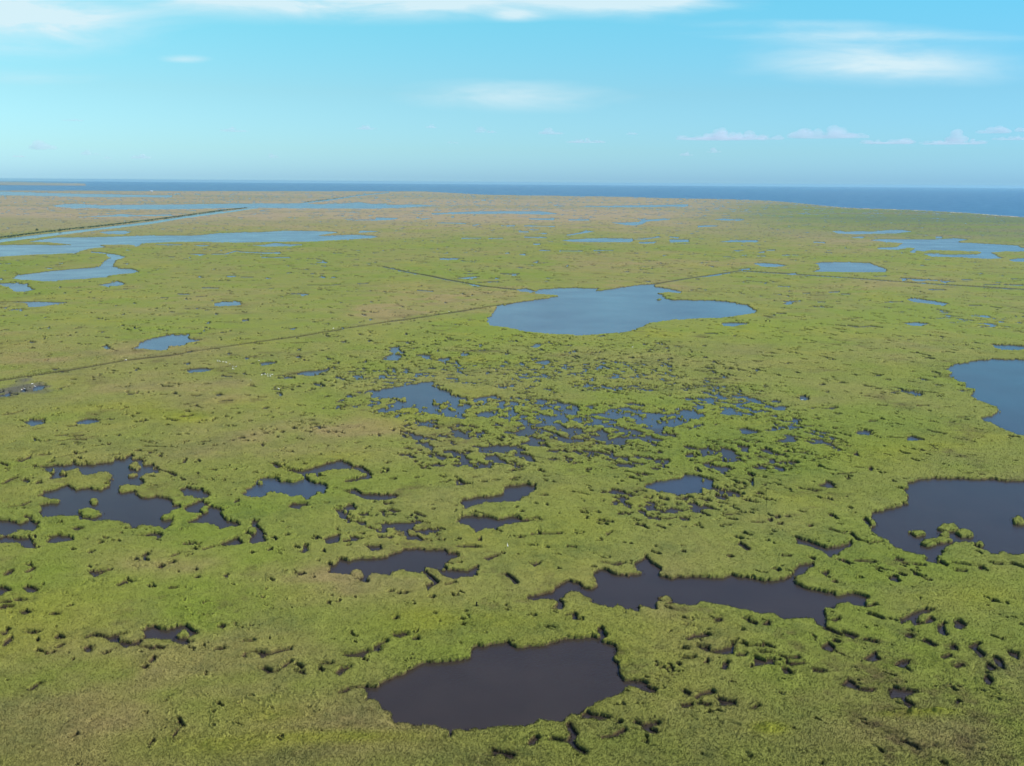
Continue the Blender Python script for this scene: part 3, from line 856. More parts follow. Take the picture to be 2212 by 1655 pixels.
def mk_plain(name, c, rough=.7, spec=.3):
    m, nt, b = nodes(name)
    b.inputs['Roughness'].default_value = rough; b.inputs['Specular IOR Level'].default_value = spec
    n = nt.nodes.new('ShaderNodeTexNoise'); n.inputs['Scale'].default_value = 9
    r = nt.nodes.new('ShaderNodeMapRange'); r.inputs['To Min'].default_value = .8; r.inputs['To Max'].default_value = 1.15
    x = nt.nodes.new('ShaderNodeMix'); x.data_type = 'RGBA'; x.blend_type = 'MULTIPLY'; x.inputs['Factor'].default_value = 1
    x.inputs['A'].default_value = (*c, 1)
    nt.links.new(n.outputs['Fac'], r.inputs['Value']); nt.links.new(r.outputs['Result'], x.inputs['B']); nt.links.new(x.outputs['Result'], b.inputs['Base Color'])
    return m


def mk_grass(name, lean=0.0):
    m, nt, b = nodes(name)
    L = nt.links.new
    at = nt.nodes.new('ShaderNodeAttribute'); at.attribute_name = 'plant_colour'
    geo = nt.nodes.new('ShaderNodeNewGeometry')
    def noise(scale, detail, lo, hi):
        n = nt.nodes.new('ShaderNodeTexNoise'); n.inputs['Scale'].default_value = scale; n.inputs['Detail'].default_value = detail
        L(geo.outputs['Position'], n.inputs['Vector'])
        r = nt.nodes.new('ShaderNodeMapRange'); r.inputs['From Min'].default_value = .3; r.inputs['From Max'].default_value = .7
        r.inputs['To Min'].default_value = lo; r.inputs['To Max'].default_value = hi
        L(n.outputs['Fac'], r.inputs['Value']); return r.outputs['Result']
    a = noise(3.2, 4, .84, 1.16); c = noise(.30, 3, .90, 1.10)
    mu = nt.nodes.new('ShaderNodeMath'); mu.operation = 'MULTIPLY'; L(a, mu.inputs[0]); L(c, mu.inputs[1])
    x = nt.nodes.new('ShaderNodeMix'); x.data_type = 'RGBA'; x.blend_type = 'MULTIPLY'; x.inputs['Factor'].default_value = 1
    L(at.outputs['Color'], x.inputs['A']); L(mu.outputs[0], x.inputs['B'])
    L(x.outputs['Result'], b.inputs['Base Color'])
    b.inputs['Roughness'].default_value = .85; b.inputs['Specular IOR Level'].default_value = .12
    if lean:
        # thin leaves of a dense stand scatter light much as the whole canopy does
        v = nt.nodes.new('ShaderNodeMix'); v.data_type = 'VECTOR'; v.inputs['Factor'].default_value = lean
        v.inputs['B'].default_value = (0, 0, 1); L(geo.outputs['Normal'], v.inputs['A'])
        nm = nt.nodes.new('ShaderNodeVectorMath'); nm.operation = 'NORMALIZE'; L(v.outputs['Result'], nm.inputs[0]); L(nm.outputs[0], b.inputs['Normal'])
    return m


def mk_water(name, base, rough, bump, scale, stretch=(1, 1, 1), spec=.5):
    m, nt, b = nodes(name); L = nt.links.new
    geo = nt.nodes.new('ShaderNodeNewGeometry')
    mp = nt.nodes.new('ShaderNodeMapping'); mp.inputs['Scale'].default_value = stretch
    L(geo.outputs['Position'], mp.inputs['Vector'])
    n = nt.nodes.new('ShaderNodeTexNoise'); n.inputs['Scale'].default_value = scale; n.inputs['Detail'].default_value = 4
    L(mp.outputs['Vector'], n.inputs['Vector'])
    n2 = nt.nodes.new('ShaderNodeTexNoise'); n2.inputs['Scale'].default_value = .02; n2.inputs['Detail'].default_value = 3
    L(mp.outputs['Vector'], n2.inputs['Vector'])
    bp = nt.nodes.new('ShaderNodeBump'); bp.inputs['Strength'].default_value = bump; bp.inputs['Distance'].default_value = .1
    L(n.outputs['Fac'], bp.inputs['Height']); L(bp.outputs['Normal'], b.inputs['Normal'])
    r = nt.nodes.new('ShaderNodeMapRange'); r.inputs['From Min'].default_value = .3; r.inputs['From Max'].default_value = .7
    r.inputs['To Min'].default_value = rough * .85; r.inputs['To Max'].default_value = rough * 1.15
    L(n2.outputs['Fac'], r.inputs['Value']); L(r.outputs['Result'], b.inputs['Roughness'])
    mm = nt.nodes.new('ShaderNodeMix'); mm.data_type = 'RGBA'; mm.inputs['A'].default_value = (*[c * .8 for c in base], 1); mm.inputs['B'].default_value = (*[c * 1.35 for c in base], 1)
    n3 = nt.nodes.new('ShaderNodeTexNoise'); n3.inputs['Scale'].default_value = .09; n3.inputs['Detail'].default_value = 4; L(mp.outputs['Vector'], n3.inputs['Vector'])
    L(n3.outputs['Fac'], mm.inputs['Factor']); L(mm.outputs['Result'], b.inputs['Base Color'])
    b.inputs['IOR'].default_value = 1.33; b.inputs['Specular IOR Level'].default_value = spec
    return m


M_GRASS = mk_grass('marsh grass'); M_BLADE = mk_grass('grass blades', .74)
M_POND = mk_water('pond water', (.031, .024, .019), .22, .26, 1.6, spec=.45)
M_LAKE = mk_water('lake water', (.050, .068, .100), .22, .20, 1.2, spec=.5)  # open lake tint, blued further in place of reflected sky
M_MID = mk_water('marsh water', (.034, .043, .058), .22, .26, 1.4, spec=.5)  # base colour blued to stand in for the sky's reflection
M_CANAL = mk_water('canal water', (.075, .125, .13), .22, .2, 1.0)
M_SEA = mk_water('sea water', (.012, .070, .165), .32, .5, .35, (1, .5, 1))

# ---------------------------------------------------------------- marsh, islets, ponds
idx = np.arange(NR * NC, dtype=np.int64).reshape(NR, NC)
quads = np.stack([idx[1:, :-1], idx[1:, 1:], idx[:-1, 1:], idx[:-1, :-1]], -1).reshape(-1, 4).astype(np.int32)
zmx = np.maximum(np.maximum(Z[1:, :-1], Z[1:, 1:]), np.maximum(Z[:-1, 1:], Z[:-1, :-1])).ravel()
zmn = np.minimum(np.minimum(Z[1:, :-1], Z[1:, 1:]), np.minimum(Z[:-1, 1:], Z[:-1, :-1])).ravel()
fpid = PID[1:, :-1].ravel(); fiid = IID[1:, :-1].ravel()
land = zmx > -.42
g = quads[land & (fiid < 0)]
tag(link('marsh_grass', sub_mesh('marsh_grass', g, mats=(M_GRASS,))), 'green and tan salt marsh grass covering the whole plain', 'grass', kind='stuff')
for k, (lab, *_r) in enumerate(islets):
    q = quads[land & (fiid == k)]
    if len(q) > 3:
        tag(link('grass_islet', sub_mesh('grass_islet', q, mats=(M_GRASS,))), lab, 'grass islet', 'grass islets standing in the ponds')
wet = (zmn < .04)
wet2 = wet.reshape(NR - 1, NC - 1).copy()
wet2[1:] |= wet.reshape(NR - 1, NC - 1)[:-1]; wet2[:-1] |= wet.reshape(NR - 1, NC - 1)[1:]
wet2[:, 1:] |= wet.reshape(NR - 1, NC - 1)[:, :-1]; wet2[:, :-1] |= wet.reshape(NR - 1, NC - 1)[:, 1:]
wet = wet2.ravel()
for k, lab in enumerate(pond_labels):
    q = quads[wet & (fpid == k)]
    if len(q):
        tag(link('pond', sub_mesh('pond', q, 0.0, False, (M_MID if ('grey' in lab and 'blue' in lab) or 'broken' in lab else M_LAKE if 'blue' in lab else M_POND,))), lab, 'pond', 'ponds of the marsh', 'structure')
q = quads[wet & (fpid == ID_CANAL)]
tag(link('canal', sub_mesh('canal', q, 0.0, False, (M_CANAL,))), 'straight pale turquoise canal running diagonally at far left', 'canal', None, 'structure')
q = quads[wet & ((fpid == ID_DITCH))]
tag(link('ditch', sub_mesh('ditch', q, 0.0, False, (M_POND,))), 'narrow straight ditches cut across the marsh', 'ditch', None, 'structure')
small = wet & ((fpid == -2) | (fpid == -3) | (fpid == -1))
fdist = DIST[1:, :-1].ravel()  # farther pools get bluer bases, painting in reflected sky
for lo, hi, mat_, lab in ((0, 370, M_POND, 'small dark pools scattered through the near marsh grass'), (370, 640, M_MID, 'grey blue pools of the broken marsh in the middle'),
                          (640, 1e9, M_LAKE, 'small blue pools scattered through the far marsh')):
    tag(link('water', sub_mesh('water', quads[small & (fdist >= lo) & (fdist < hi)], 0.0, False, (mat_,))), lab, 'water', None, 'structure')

# sea sheet, from a little inland of the coast to the horizon
sx = np.linspace(-2600, 5000, 160)
st = np.interp(sx, xs, COAST_T) * 1.22 + 1.0
X0, Y0 = ground(sx, level_y(sx) + st); X1, Y1 = ground(sx, level_y(sx) + 5.0)
rows = []
for s in np.linspace(0, 1, 12) ** 2.0:
    rows.append(np.stack([X0 + (X1 - X0) * s, Y0 + (Y1 - Y0) * s, np.full(len(sx), -.06)], 1))
n_ = len(sx); v = np.concatenate(rows)
fi = np.array([[r * n_ + c, r * n_ + c + 1, (r + 1) * n_ + c + 1, (r + 1) * n_ + c] for r in range(11) for c in range(n_ - 1)], np.int32)
tag(link('sea', np_mesh('sea', v, fi, None, (M_SEA,))), 'blue sea reaching the horizon beyond the marsh', 'sea', None, 'structure')

# ground sheet below everything
gv = np.array([[-9000, -2500, -1.0], [9000, -2500, -1.0], [9000, 8000, -1.0], [-9000, 8000, -1.0]], np.float32)
gm = np_mesh('ground', gv, np.array([[0, 1, 2, 3]], np.int32), np.tile(np.array(COL_GREEN, np.float32), (4, 1)), (M_GRASS,))
tag(link('ground', gm), 'flat muddy ground under the marsh', 'ground', None, 'structure')

# ---------------------------------------------------------------- grass blades over the near marsh
rs_ = np.random.RandomState(7)
NB = N_BLADES
pr = rs_.rand(NB)
rim_r, rim_c = np.nonzero((DL > .02) & (DL < .75) & (DIST < 520) & (PX > -200) & (PX < 2500)); rim_k = rs_.randint(0, len(rim_r), min(N_RIM, 6 * len(rim_r)))
br = (np.searchsorted(ts, 330) + (NR - 3 - np.searchsorted(ts, 330)) * pr ** .62).astype(int)
bc = rs_.randint(2, NC - 2, NB)
ok = ((DL[br, bc] > .12) & (Z[br, bc] > .15)) | ((DL[br, bc] > -.55) & (rs_.rand(NB) < .22))
br, bc = np.clip(np.concatenate([br[ok], rim_r[rim_k]]), 2, NR - 3), np.clip(np.concatenate([bc[ok], rim_c[rim_k]]), 2, NC - 3)
nb = len(br); rimb = np.arange(nb) >= ok.sum()
jx, jy = rs_.rand(nb) - .5, rs_.rand(nb) - .5
bxp = GX[br, bc] + jx * (GX[br, bc + 1] - GX[br, bc - 1]); byp = GY[br, bc] + jy * (GY[br - 1, bc] - GY[br, bc]) * 1.5
bz = np.maximum(Z[br, bc] - .12, -.05)
hh = (.12 + .19 * rs_.rand(nb) + .06 * rimb * rs_.rand(nb)) * (1 + .5 * np.clip(DIST[br, bc] / 500 - .5, 0, 1)); ww = (.05 + .06 * rs_.rand(nb)) * np.clip(DIST[br, bc] / 220, 1, 3)
an = rs_.rand(nb) * math.pi * 2
lx, ly = (rs_.rand(nb) - .5) * hh * 1.1 + hh * .25, (rs_.rand(nb) - .5) * hh * 1.1
bv = np.empty((nb, 3, 3), np.float32)
bv[:, 0] = np.stack([bxp - np.cos(an) * ww, byp - np.sin(an) * ww, bz], 1)
bv[:, 1] = np.stack([bxp + np.cos(an) * ww, byp + np.sin(an) * ww, bz], 1)
bv[:, 2] = np.stack([bxp + lx, byp + ly, bz + .12 + hh], 1)
tint = (1 + (rs_.rand(nb, 1) - .5) * .26).astype(np.float32)
own = col[br, bc]
own = np.where(rimb[:, None] & (rs_.rand(nb) < .3)[:, None], np.array(COL_STRAW, np.float32) * .6 + np.array(COL_GREEN, np.float32) * .4, np.where(rimb[:, None], np.maximum(own, np.array(COL_GREEN, np.float32) * .95), own))
bcol = np.repeat((own * tint)[:, None, :], 3, 1).reshape(-1, 3)
tag(link('grass', np_mesh('grass', bv.reshape(-1, 3), np.arange(nb * 3, dtype=np.int32).reshape(-1, 3), bcol, (M_BLADE,), smooth=False)),
    'fine upright blades of marsh grass across the near marsh', 'grass', kind='stuff')


def surface(x, y):
    """height of the grass at a ground point found by pixel"""
    yy = float(unwarp(np.array([x], float), np.array([y], float))[0])
    r = int(np.clip(np.searchsorted(ts, yy - level_y(x)), 1, NR - 1)); c = int(np.clip((x - xs[0]) / 1.5, 0, NC - 1))
    return float(max(Z[r, c], 0.0))


# ---------------------------------------------------------------- birds
M_WHITE = mk_plain('white feathers', (.86, .86, .82), .8); M_BILL = mk_plain('yellow bill', (.75, .5, .08), .5); M_LEG = mk_plain('dark legs', (.03, .03, .03), .6)


def tube(bm, path, radii, seg=10, squash=1.0):
    rings = []
    for i, p in enumerate(path):
        p = Vector(p)
        t = (Vector(path[min(i + 1, len(path) - 1)]) - Vector(path[max(i - 1, 0)])).normalized()
        side = t.cross(Vector((0, 1, 0)))
        if side.length < 1e-3: side = Vector((1, 0, 0))
        side.normalize(); up = side.cross(t).normalized()
        rings.append([bm.verts.new(p + side * math.cos(a) * radii[i] + up * math.sin(a) * radii[i] * squash)
                      for a in [2 * math.pi * k / seg for k in range(seg)]])
    fs = []
    for a, b in zip(rings[:-1], rings[1:]):
        for k in range(seg):
            fs.append(bm.faces.new([a[k], a[(k + 1) % seg], b[(k + 1) % seg], b[k]]))
    for ring in (rings[0], rings[-1]):
        try: fs.append(bm.faces.new(ring))
        except ValueError: pass
    return fs


def bm_mesh(name, build, mats, smooth=True):
    bm = bmesh.new(); build(bm)
    bmesh.ops.recalc_face_normals(bm, faces=bm.faces[:])
    me = bpy.data.meshes.new(name); bm.to_mesh(me); bm.free()
    for m in mats: me.materials.append(m)
    for p in me.polygons: p.use_smooth = smooth
    return me


def build_egret(bm, neck=0):
    # one body from tail over back, S-bent neck and head
    path = [(-.42, 0, .44), (-.34, 0, .47), (-.20, 0, .53), (-.04, 0, .58), (.10, 0, .60), (.20, 0, .62), (.27, 0, .68), (.27, 0, .78), (.23, 0, .88), (.25, 0, .97), (.31, 0, 1.01), (.37, 0, 1.01), (.41, 0, 1.0)]
    if neck: path = path[:6] + [(.27, 0, .62), (.36, 0, .60), (.44, 0, .56), (.51, 0, .52), (.57, 0, .47), (.62, 0, .43), (.65, 0, .41)]
    rad = [.015, .06, .115, .14, .13, .09, .055, .045, .04, .038, .045, .036, .018]
    tube(bm, path, rad, 10, .85)
    e = Vector(path[-1]); d = (e - Vector(path[-2])).normalized()
    for f in tube(bm, [e - d * .01, e + d * .06, e + d * .14], [.016, .011, .002], 6): f.material_index = 1
    for s in (-1, 1):
        for f in tube(bm, [(0.0, s * .05, .50), (.03, s * .05, .30), (.0, s * .05, .28), (.01, s * .05, -.25)], [.022, .012, .013, .010], 6): f.material_index = 2
        for f in tube(bm, [(.01, s * .05, -.25), (.09, s * .06, -.26)], [.012, .006], 5): f.material_index = 2


egret_me = [bm_mesh('egret', lambda b: build_egret(b, 0), (M_WHITE, M_BILL, M_LEG)), bm_mesh('egret', lambda b: build_egret(b, 1), (M_WHITE, M_BILL, M_LEG))]
V = lambda x, y: (450 + x * .09042, 790 + y * .09042)
Mf = lambda x, y: (x * .05425, 830 + y * .05425)
flockA = [V(*p) for p in ((400, 245), (450, 250), (540, 258), (590, 272), (625, 278), (705, 318), (780, 365), (855, 380), (770, 422), (805, 432))]
flockB = [V(*p) for p in ((1490, 588), (1580, 565), (1640, 565), (1690, 578), (1750, 578), (1645, 625), (1690, 632), (1712, 620))]
mudb = [Mf(*p) for p in ((1330, 625), (1445, 685), (900, 835), (1015, 795))]
birds = [(p, 'white egret in the strung out flock left of centre beside a small pool', 'egrets of the strung out flock') for p in flockA]
birds += [(p, 'white egret in the tight cluster on open grass right of the strung out flock', 'egrets of the tight cluster') for p in flockB]
birds += [(mudb[0], 'white egret at the upper end of the mudflat by the left edge', 'egrets on the mudflat'), (mudb[1], 'white egret on wet grey mud, right end of the mudflat', 'egrets on the mudflat'),
          (mudb[2], 'white egret low on the mudflat at the left edge, left of two', 'egrets on the mudflat'), (mudb[3], 'white egret low on the mudflat at the left edge, right of two', 'egrets on the mudflat')]
lone = [(V(1222, 735), 'lone white egret in the grass below the tight cluster of egrets'), (V(1912, 940), 'lone white egret right of the broken pools below the tight cluster'),
        (V(1425, 238), 'lone white egret by a small pool right of the strung out flock'), ((1134, 1229), 'lone white egret on green grass right of the long dark pond'),
        ((282, 810), 'lone white egret on the grass just below the straight ditch at left'), ((745, 739), 'lone white egret beside the straight ditch left of the blue lake'),
        ((1003, 700), 'lone white egret near the ditch just left of the blue lake'), ((1413, 781), 'lone white egret on the meadow below the blue lake'),
        ((1791, 900), 'lone white egret in the broken marsh right of centre'), ((1516, 918), 'white egret at the right end of the broken marsh water')]
birds += [(p, l, 'lone egrets scattered over the marsh') for p, l in lone]
for i, (p, lab, grp) in enumerate(birds):
    o = link('egret', egret_me[1 if i % 4 == 2 else 0])
    gx, gy = gpt(*p)
    o.location = (gx, gy, max(surface(*p) - .05, .2)); o.rotation_euler = (0, 0, rng.random() * 6.28)
    s = 1.0 + rng.random() * .25
    if p[1] < 760: s *= 1.15
    o.scale = (s, s, s)
    tag(o, lab, 'egret', grp)

# ---------------------------------------------------------------- markers, stump, hut, boat
M_DARK = mk_plain('weathered dark wood', (.022, .018, .014), .85); M_PALE = mk_plain('pale painted boards', (.80, .80, .78), .6)
M_ROOF = mk_plain('grey roof', (.42, .43, .44), .6); M_HULL = mk_plain('white hull', (.82, .82, .82), .4); M_GLASS = mk_plain('dark window', (.03, .04, .05), .1)


def box(bm, c, s, taper=1.0):
    x, y, z = c; a, b, h = s[0] / 2, s[1] / 2, s[2] / 2
    vs = [bm.verts.new((x + i * a * (taper if k > 0 else 1), y + j * b * (taper if k > 0 else 1), z + k * h)) for k in (-1, 1) for i, j in ((-1, -1), (1, -1), (1, 1), (-1, 1))]
    for f in ((0, 1, 2, 3), (4, 5, 6, 7), (0, 1, 5, 4), (1, 2, 6, 5), (2, 3, 7, 6), (3, 0, 4, 7)): bm.faces.new([vs[i] for i in f])


def empty(name, loc, rz=0):
    o = bpy.data.objects.new(name, None); COLL.objects.link(o); o.location = loc; o.rotation_euler = (0, 0, rz); o.empty_display_size = .2
    return o


for (p, hgt, bw, lab) in (((1711, 724), 1.9, .95, 'dark square marker board on a thin pole, left and shorter of two'), ((1719.5, 725.5), 2.3, .62, 'dark marker post with a narrow board, right and taller of two')):
    gx, gy = gpt(*p)
    r = empty('marker_post', (gx, gy, surface(*p) - .1)); tag(r, lab, 'marker post', 'marker posts standing on the meadow')
    link('pole', bm_mesh('pole', lambda b: tube(b, [(0, 0, 0), (0, 0, hgt * .6), (.02, 0, hgt)], [.07, .06, .05], 8), (M_DARK,)), r)
    link('board', bm_mesh('board', lambda b: box(b, (0, -.09, hgt - .45), (bw, .06, .95 if bw < .8 else .8)), (M_DARK,), False), r)
# lone dark stump with a tuft round its foot
p = (1065, 1361)
gx, gy = gpt(*p)
r = empty('dark_stump', (gx, gy, surface(*p) - .2)); tag(r, 'small black stump standing alone on green grass above the foreground pond', 'stump')
def build_stump(b):
    tube(b, [(0, 0, 0), (.02, 0, .35), (-.02, .01, .75), (.03, 0, 1.08), (.05, 0, 1.2)], [.20, .15, .14, .15, .06], 9)
    tube(b, [(.0, 0, .8), (.16, .02, 1.0), (.2, .02, 1.1)], [.07, .05, .02], 6)
link('stump', bm_mesh('stump', build_stump, (M_DARK,)), r)
def build_foot(b):
    q = random.Random(3)
    for i in range(90):
        a = q.random() * 6.28; d = q.random() * .42; h = .25 + q.random() * .4
        x, y = math.cos(a) * d, math.sin(a) * d
        t = q.random() * 6.28
        vs = [b.verts.new((x - math.cos(t) * .04, y - math.sin(t) * .04, 0)), b.verts.new((x + math.cos(t) * .04, y + math.sin(t) * .04, 0)), b.verts.new((x * 1.5, y * 1.5, h))]
        b.faces.new(vs)
link('foot_tuft', bm_mesh('foot_tuft', build_foot, (mk_plain('dark grass tuft', (.03, .045, .015), .9),), False), r)
# white hut far away on the left coast
p = (339, 429.5)
gx, gy = gpt(*p)
hut = empty('white_hut', (gx, gy, .6), .1); tag(hut, 'tiny white hut far off on the left coast by the lagoon', 'hut')
link('wall', bm_mesh('wall', lambda b: box(b, (0, 0, 4.3), (17, 9, 4.6)), (M_PALE,), False), hut)
def roof(b):
    y, x = 5.2, 9.3
    v = [b.verts.new(c) for c in ((-x, -y, 6.62), (x, -y, 6.62), (x, y, 6.62), (-x, y, 6.62), (-x, 0, 9.4), (x, 0, 9.4))]
    for f in ((0, 1, 5, 4), (2, 3, 4, 5), (0, 4, 3), (1, 2, 5), (0, 3, 2, 1)): b.faces.new([v[i] for i in f])
link('roof', bm_mesh('roof', roof, (M_PALE,), False), hut)
for sx_ in (-7, 0, 7):
    for sy_ in (-3.6, 3.6): link('stilt', bm_mesh('stilt', lambda b: tube(b, [(sx_, sy_, -1), (sx_, sy_, 1.99)], [.22, .2], 8), (M_DARK,)), hut)
for wx in (-5, 0, 5): link('window', bm_mesh('window', lambda b: box(b, (wx, -4.52, 4.8), (1.6, .06, 1.5)), (M_GLASS,), False), hut)
# pale boat on the sea near the horizon
p = (1796, 420.5)
gx, gy = gpt(*p)
boat = empty('fishing_boat', (gx, gy, -.06), .35); tag(boat, 'tiny pale fishing boat on the sea close under the right horizon', 'boat')
def hull(b):
    st_ = [(-14, 4.0, 2.4), (-8, 4.6, 2.4), (0, 4.8, 2.6), (8, 3.8, 3.2), (14, 1.6, 4.2), (17, .15, 5.0)]
    rings = []
    for x, w, h in st_: rings.append([b.verts.new(c) for c in ((x, -w, h), (x, -w * .75, .4), (x - (1 if x > 10 else 0), 0, -1.0), (x, w * .75, .4), (x, w, h), (x, 0, h - .5))])
    for a, c in zip(rings[:-1], rings[1:]):
        for k in range(6): b.faces.new([a[k], a[(k + 1) % 6], c[(k + 1) % 6], c[k]])
    b.faces.new(rings[0]); b.faces.new(rings[-1])
link('hull', bm_mesh('hull', hull, (M_HULL,), False), boat)
link('cabin', bm_mesh('cabin', lambda b: box(b, (5, 0, 5.0), (7, 5, 5.2), .85), (M_HULL,), False), boat)
link('mast', bm_mesh('mast', lambda b: tube(b, [(-1, 0, 2), (-1, 0, 15)], [.3, .18], 8), (M_PALE,)), boat)
for s in (-1, 1): link('outrigger', bm_mesh('outrigger', lambda b: tube(b, [(-1, s * 2, 3), (-3, s * 9, 13)], [.22, .12], 8), (M_PALE,)), boat)

# ---------------------------------------------------------------- shrubs on the spoil bank of the canal
M_SHRUB = mk_plain('shrub leaves', (.075, .115, .055), .85)


def build_shrubs(b):
    q = random.Random(11)
    n = 1000
    bx_ = np.array([0, 130, 230, 340, 500, 550.0, 676, 744, 789, 868]); by_ = np.array([537.5, 519.5, 507.5, 493, 468.8, 462.8, 449, 440, 432, 423])
    for i in range(n):
        x = -60 + q.random() ** .8 * 610
        if i > 780: x = 680 + q.random() * 188
        y = float(np.interp(x, bx_, by_)) - (0 if x > 0 else x * .16)
        gx, gy = gpt(x, y + (q.random() - .5) * 1.6)
        r = .7 + q.random() * 1.5; hgt = .3 + q.random() ** 2 * 1.0
        for k in range(5):
            a = q.random() * 6.28; d = q.random() * r
            cx, cy, cz = gx + math.cos(a) * d, gy + math.sin(a) * d, 1.2 + q.random() * hgt
            s = .5 + q.random() * .7
            t1, t2 = q.random() * 6.28, q.random() * 3.1
            u = Vector((math.cos(t1), math.sin(t1), math.sin(t2) * .6)).normalized() * s; w = Vector((-math.sin(t1) * .4, math.cos(t1) * .4, 1)).normalized() * s
            c = Vector((cx, cy, cz))
            b.faces.new([b.verts.new(c - u - w * .6), b.verts.new(c + u - w * .6), b.verts.new(c + u * .6 + w), b.verts.new(c - u * .7 + w * .8)])
tag(link('shrubbery', bm_mesh('shrubbery', build_shrubs, (M_SHRUB,), False)), 'dark low shrub belt along the far bank of the turquoise canal', 'shrubbery', kind='stuff')
for p, lab in (((83, 521), 'dark bush above the turquoise canal, left of two'), ((134, 521), 'dark bush above the turquoise canal, right of two')):
    gx, gy = gpt(*p)
    r = empty('canal_bush', (gx, gy, .8)); tag(r, lab, 'bush', 'taller bushes on the canal bank')
    def leaves(b):
        q = random.Random(int(p[0]))
        for i in range(420):
            a = q.random() * 6.28; d = 2.4 * q.random() ** .5; z = 1.0 + q.random() * 4.2 * (1 - (d / 2.6) ** 2)
            c = Vector((math.cos(a) * d, math.sin(a) * d, z)); s = .18 + q.random() * .3
            t = q.random() * 6.28
            u = Vector((math.cos(t), math.sin(t), q.random() - .5)) * s; w = Vector((-math.sin(t), math.cos(t), q.random())) * s
            b.faces.new([b.verts.new(c - u), b.verts.new(c + w), b.verts.new(c + u), b.verts.new(c - w)])
    link('foliage', bm_mesh('foliage', leaves, (M_SHRUB,), False), r)
    link('stem', bm_mesh('stem', lambda b: tube(b, [(0, 0, -.5), (.1, 0, 1.2), (-.1, .1, 3.2)], [.18, .14, .04], 7), (M_DARK,)), r)

# ---------------------------------------------------------------- clouds (small cumulus low over the horizon)
def mk_cloud(name, dens):
    m = bpy.data.materials.new(name); m.use_nodes = True
    nt = m.node_tree; nt.nodes.clear()
    out = nt.nodes.new('ShaderNodeOutputMaterial'); v = nt.nodes.new('ShaderNodeVolumePrincipled')
    v.inputs['Color'].default_value = (.90, .96, 1.0, 1); v.inputs['Density'].default_value = dens; v.inputs['Anisotropy'].default_value = .0  # bluish tint stands in for distance haze and blue sky light
    nt.links.new(v.outputs[0], out.inputs['Volume'])
    return m


S5 = .5172
clouds = []
for x, y, w, h, d, lab in (
        (185, 630, 62, 46, .9, 'compact white puff low over the far left horizon'), (388, 662, 56, 26, .4, 'small pale puff just right of the compact left puff'),
        (605, 674, 74, 22, .4, 'low flat pale cloud third along the left horizon'), (75, 686, 52, 12, .4, 'thin pale streak at the far left horizon'),
        (465, 682, 30, 14, .3, 'tiny pale puff between two larger ones low at left'), (1180, 662, 50, 22, .35, 'small pale puff near the horizon left of centre'),
        (1010, 553, 112, 18, .35, 'thin grey sliver of cloud left of centre'), (1580, 536, 96, 20, .45, 'small grey flat cloud left of the picture centre'),
        (1866, 530, 60, 16, .45, 'tiny grey sliver right of the small flat grey cloud'), (2076, 540, 46, 34, .5, 'small pinkish puff near the middle'),
        (2122, 553, 44, 12, .4, 'tiny grey scrap beside the pinkish puff'), (1955, 597, 40, 16, .3, 'faint grey scrap below the pinkish puff'), (315, 524, 72, 12, .25, 'faint grey streak high at left')):
    clouds.append((x * S5, y * S5, w * S5, h * S5, d, lab))
for x, y, w, h, d, lab in (
        (165, 551, 116, 26, .45, 'slanting grey cloud scrap right of the middle'), (320, 592, 170, 20, .35, 'long thin grey cloud right of the middle'), (518, 562, 60, 12, .3, 'faint grey scrap left of the long bumpy cloud'),
        (900, 566, 400, 52, .8, 'longest bumpy grey and white cloud over the right horizon'), (1112, 578, 110, 34, .5, 'grey tail at the right end of the longest cloud'),
        (1350, 560, 270, 60, .8, 'wide grey cloud with two raised humps at right'), (1476, 578, 96, 32, .5, 'grey lump at the right end of the two humped cloud'),
        (1632, 602, 186, 38, .8, 'flat based white topped cloud at right'), (1916, 592, 54, 50, 1.0, 'upright white tower of cloud at right'), (1905, 614, 250, 30, .55, 'flat grey shelf under the white cloud tower'),
        (2085, 567, 112, 36, .8, 'white cap cloud near the right edge'), (2160, 605, 130, 24, .5, 'flat grey cloud at the right edge'), (2212, 563, 40, 36, .9, 'bright white puff cut by the right edge'),
        (755, 651, 52, 20, .6, 'small white puff under the left end of the longest cloud'), (872, 639, 60, 20, .4, 'faint white puff below the longest cloud')):
    clouds.append((1144 + x * S5, y * S5, w * S5, h * S5, d, lab))
CD = 14000.0


def build_cloud(b, w, h, seed):
    """a heap of puffs on a flat base; a voxel remesh joins them into one skin"""
    q = random.Random(seed)
    n = int(6 + 5 * min(w / h, 8))
    tops = [q.uniform(-.42, .42) for _ in range(max(1, int(w / h * .7)))]
    for k in range(n):
        x = q.uniform(-.46, .46) if k % 2 else q.choice(tops) + q.gauss(0, .05)
        lift = max(0.0, 1 - 2 * abs(x)) * q.random() * (1.0 if k % 2 == 0 else .45)
        r = h * q.uniform(.16, .34) * (1 - .5 * abs(x))
        m = Matrix.Translation((x * w, q.uniform(-.2, .2) * w, h * (.08 + .62 * lift) - h * .4)) @ Matrix.Diagonal((q.uniform(1.1, 2.0) * (1.3 if lift < .2 else .9), 1.5, .85, 1))
        bmesh.ops.create_icosphere(b, subdivisions=3, radius=r, matrix=m)
    m = Matrix.Translation((0, 0, -h * .38)) @ Matrix.Diagonal((w * .46, w * .22, h * .13, 1))
    bmesh.ops.create_icosphere(b, subdivisions=3, radius=1.0, matrix=m)
    for v_ in b.verts:
        v_.co += Vector((noise.noise(v_.co * (3.0 / h) + Vector((seed, 0, 0))), noise.noise(v_.co * (3.0 / h) + Vector((0, seed, 0))), .8 * noise.noise(v_.co * (3.0 / h) + Vector((0, 0, seed))))) * h * .07
        if v_.co.z < -h * .42: v_.co.z = -h * .42 + (v_.co.z + h * .42) * .25


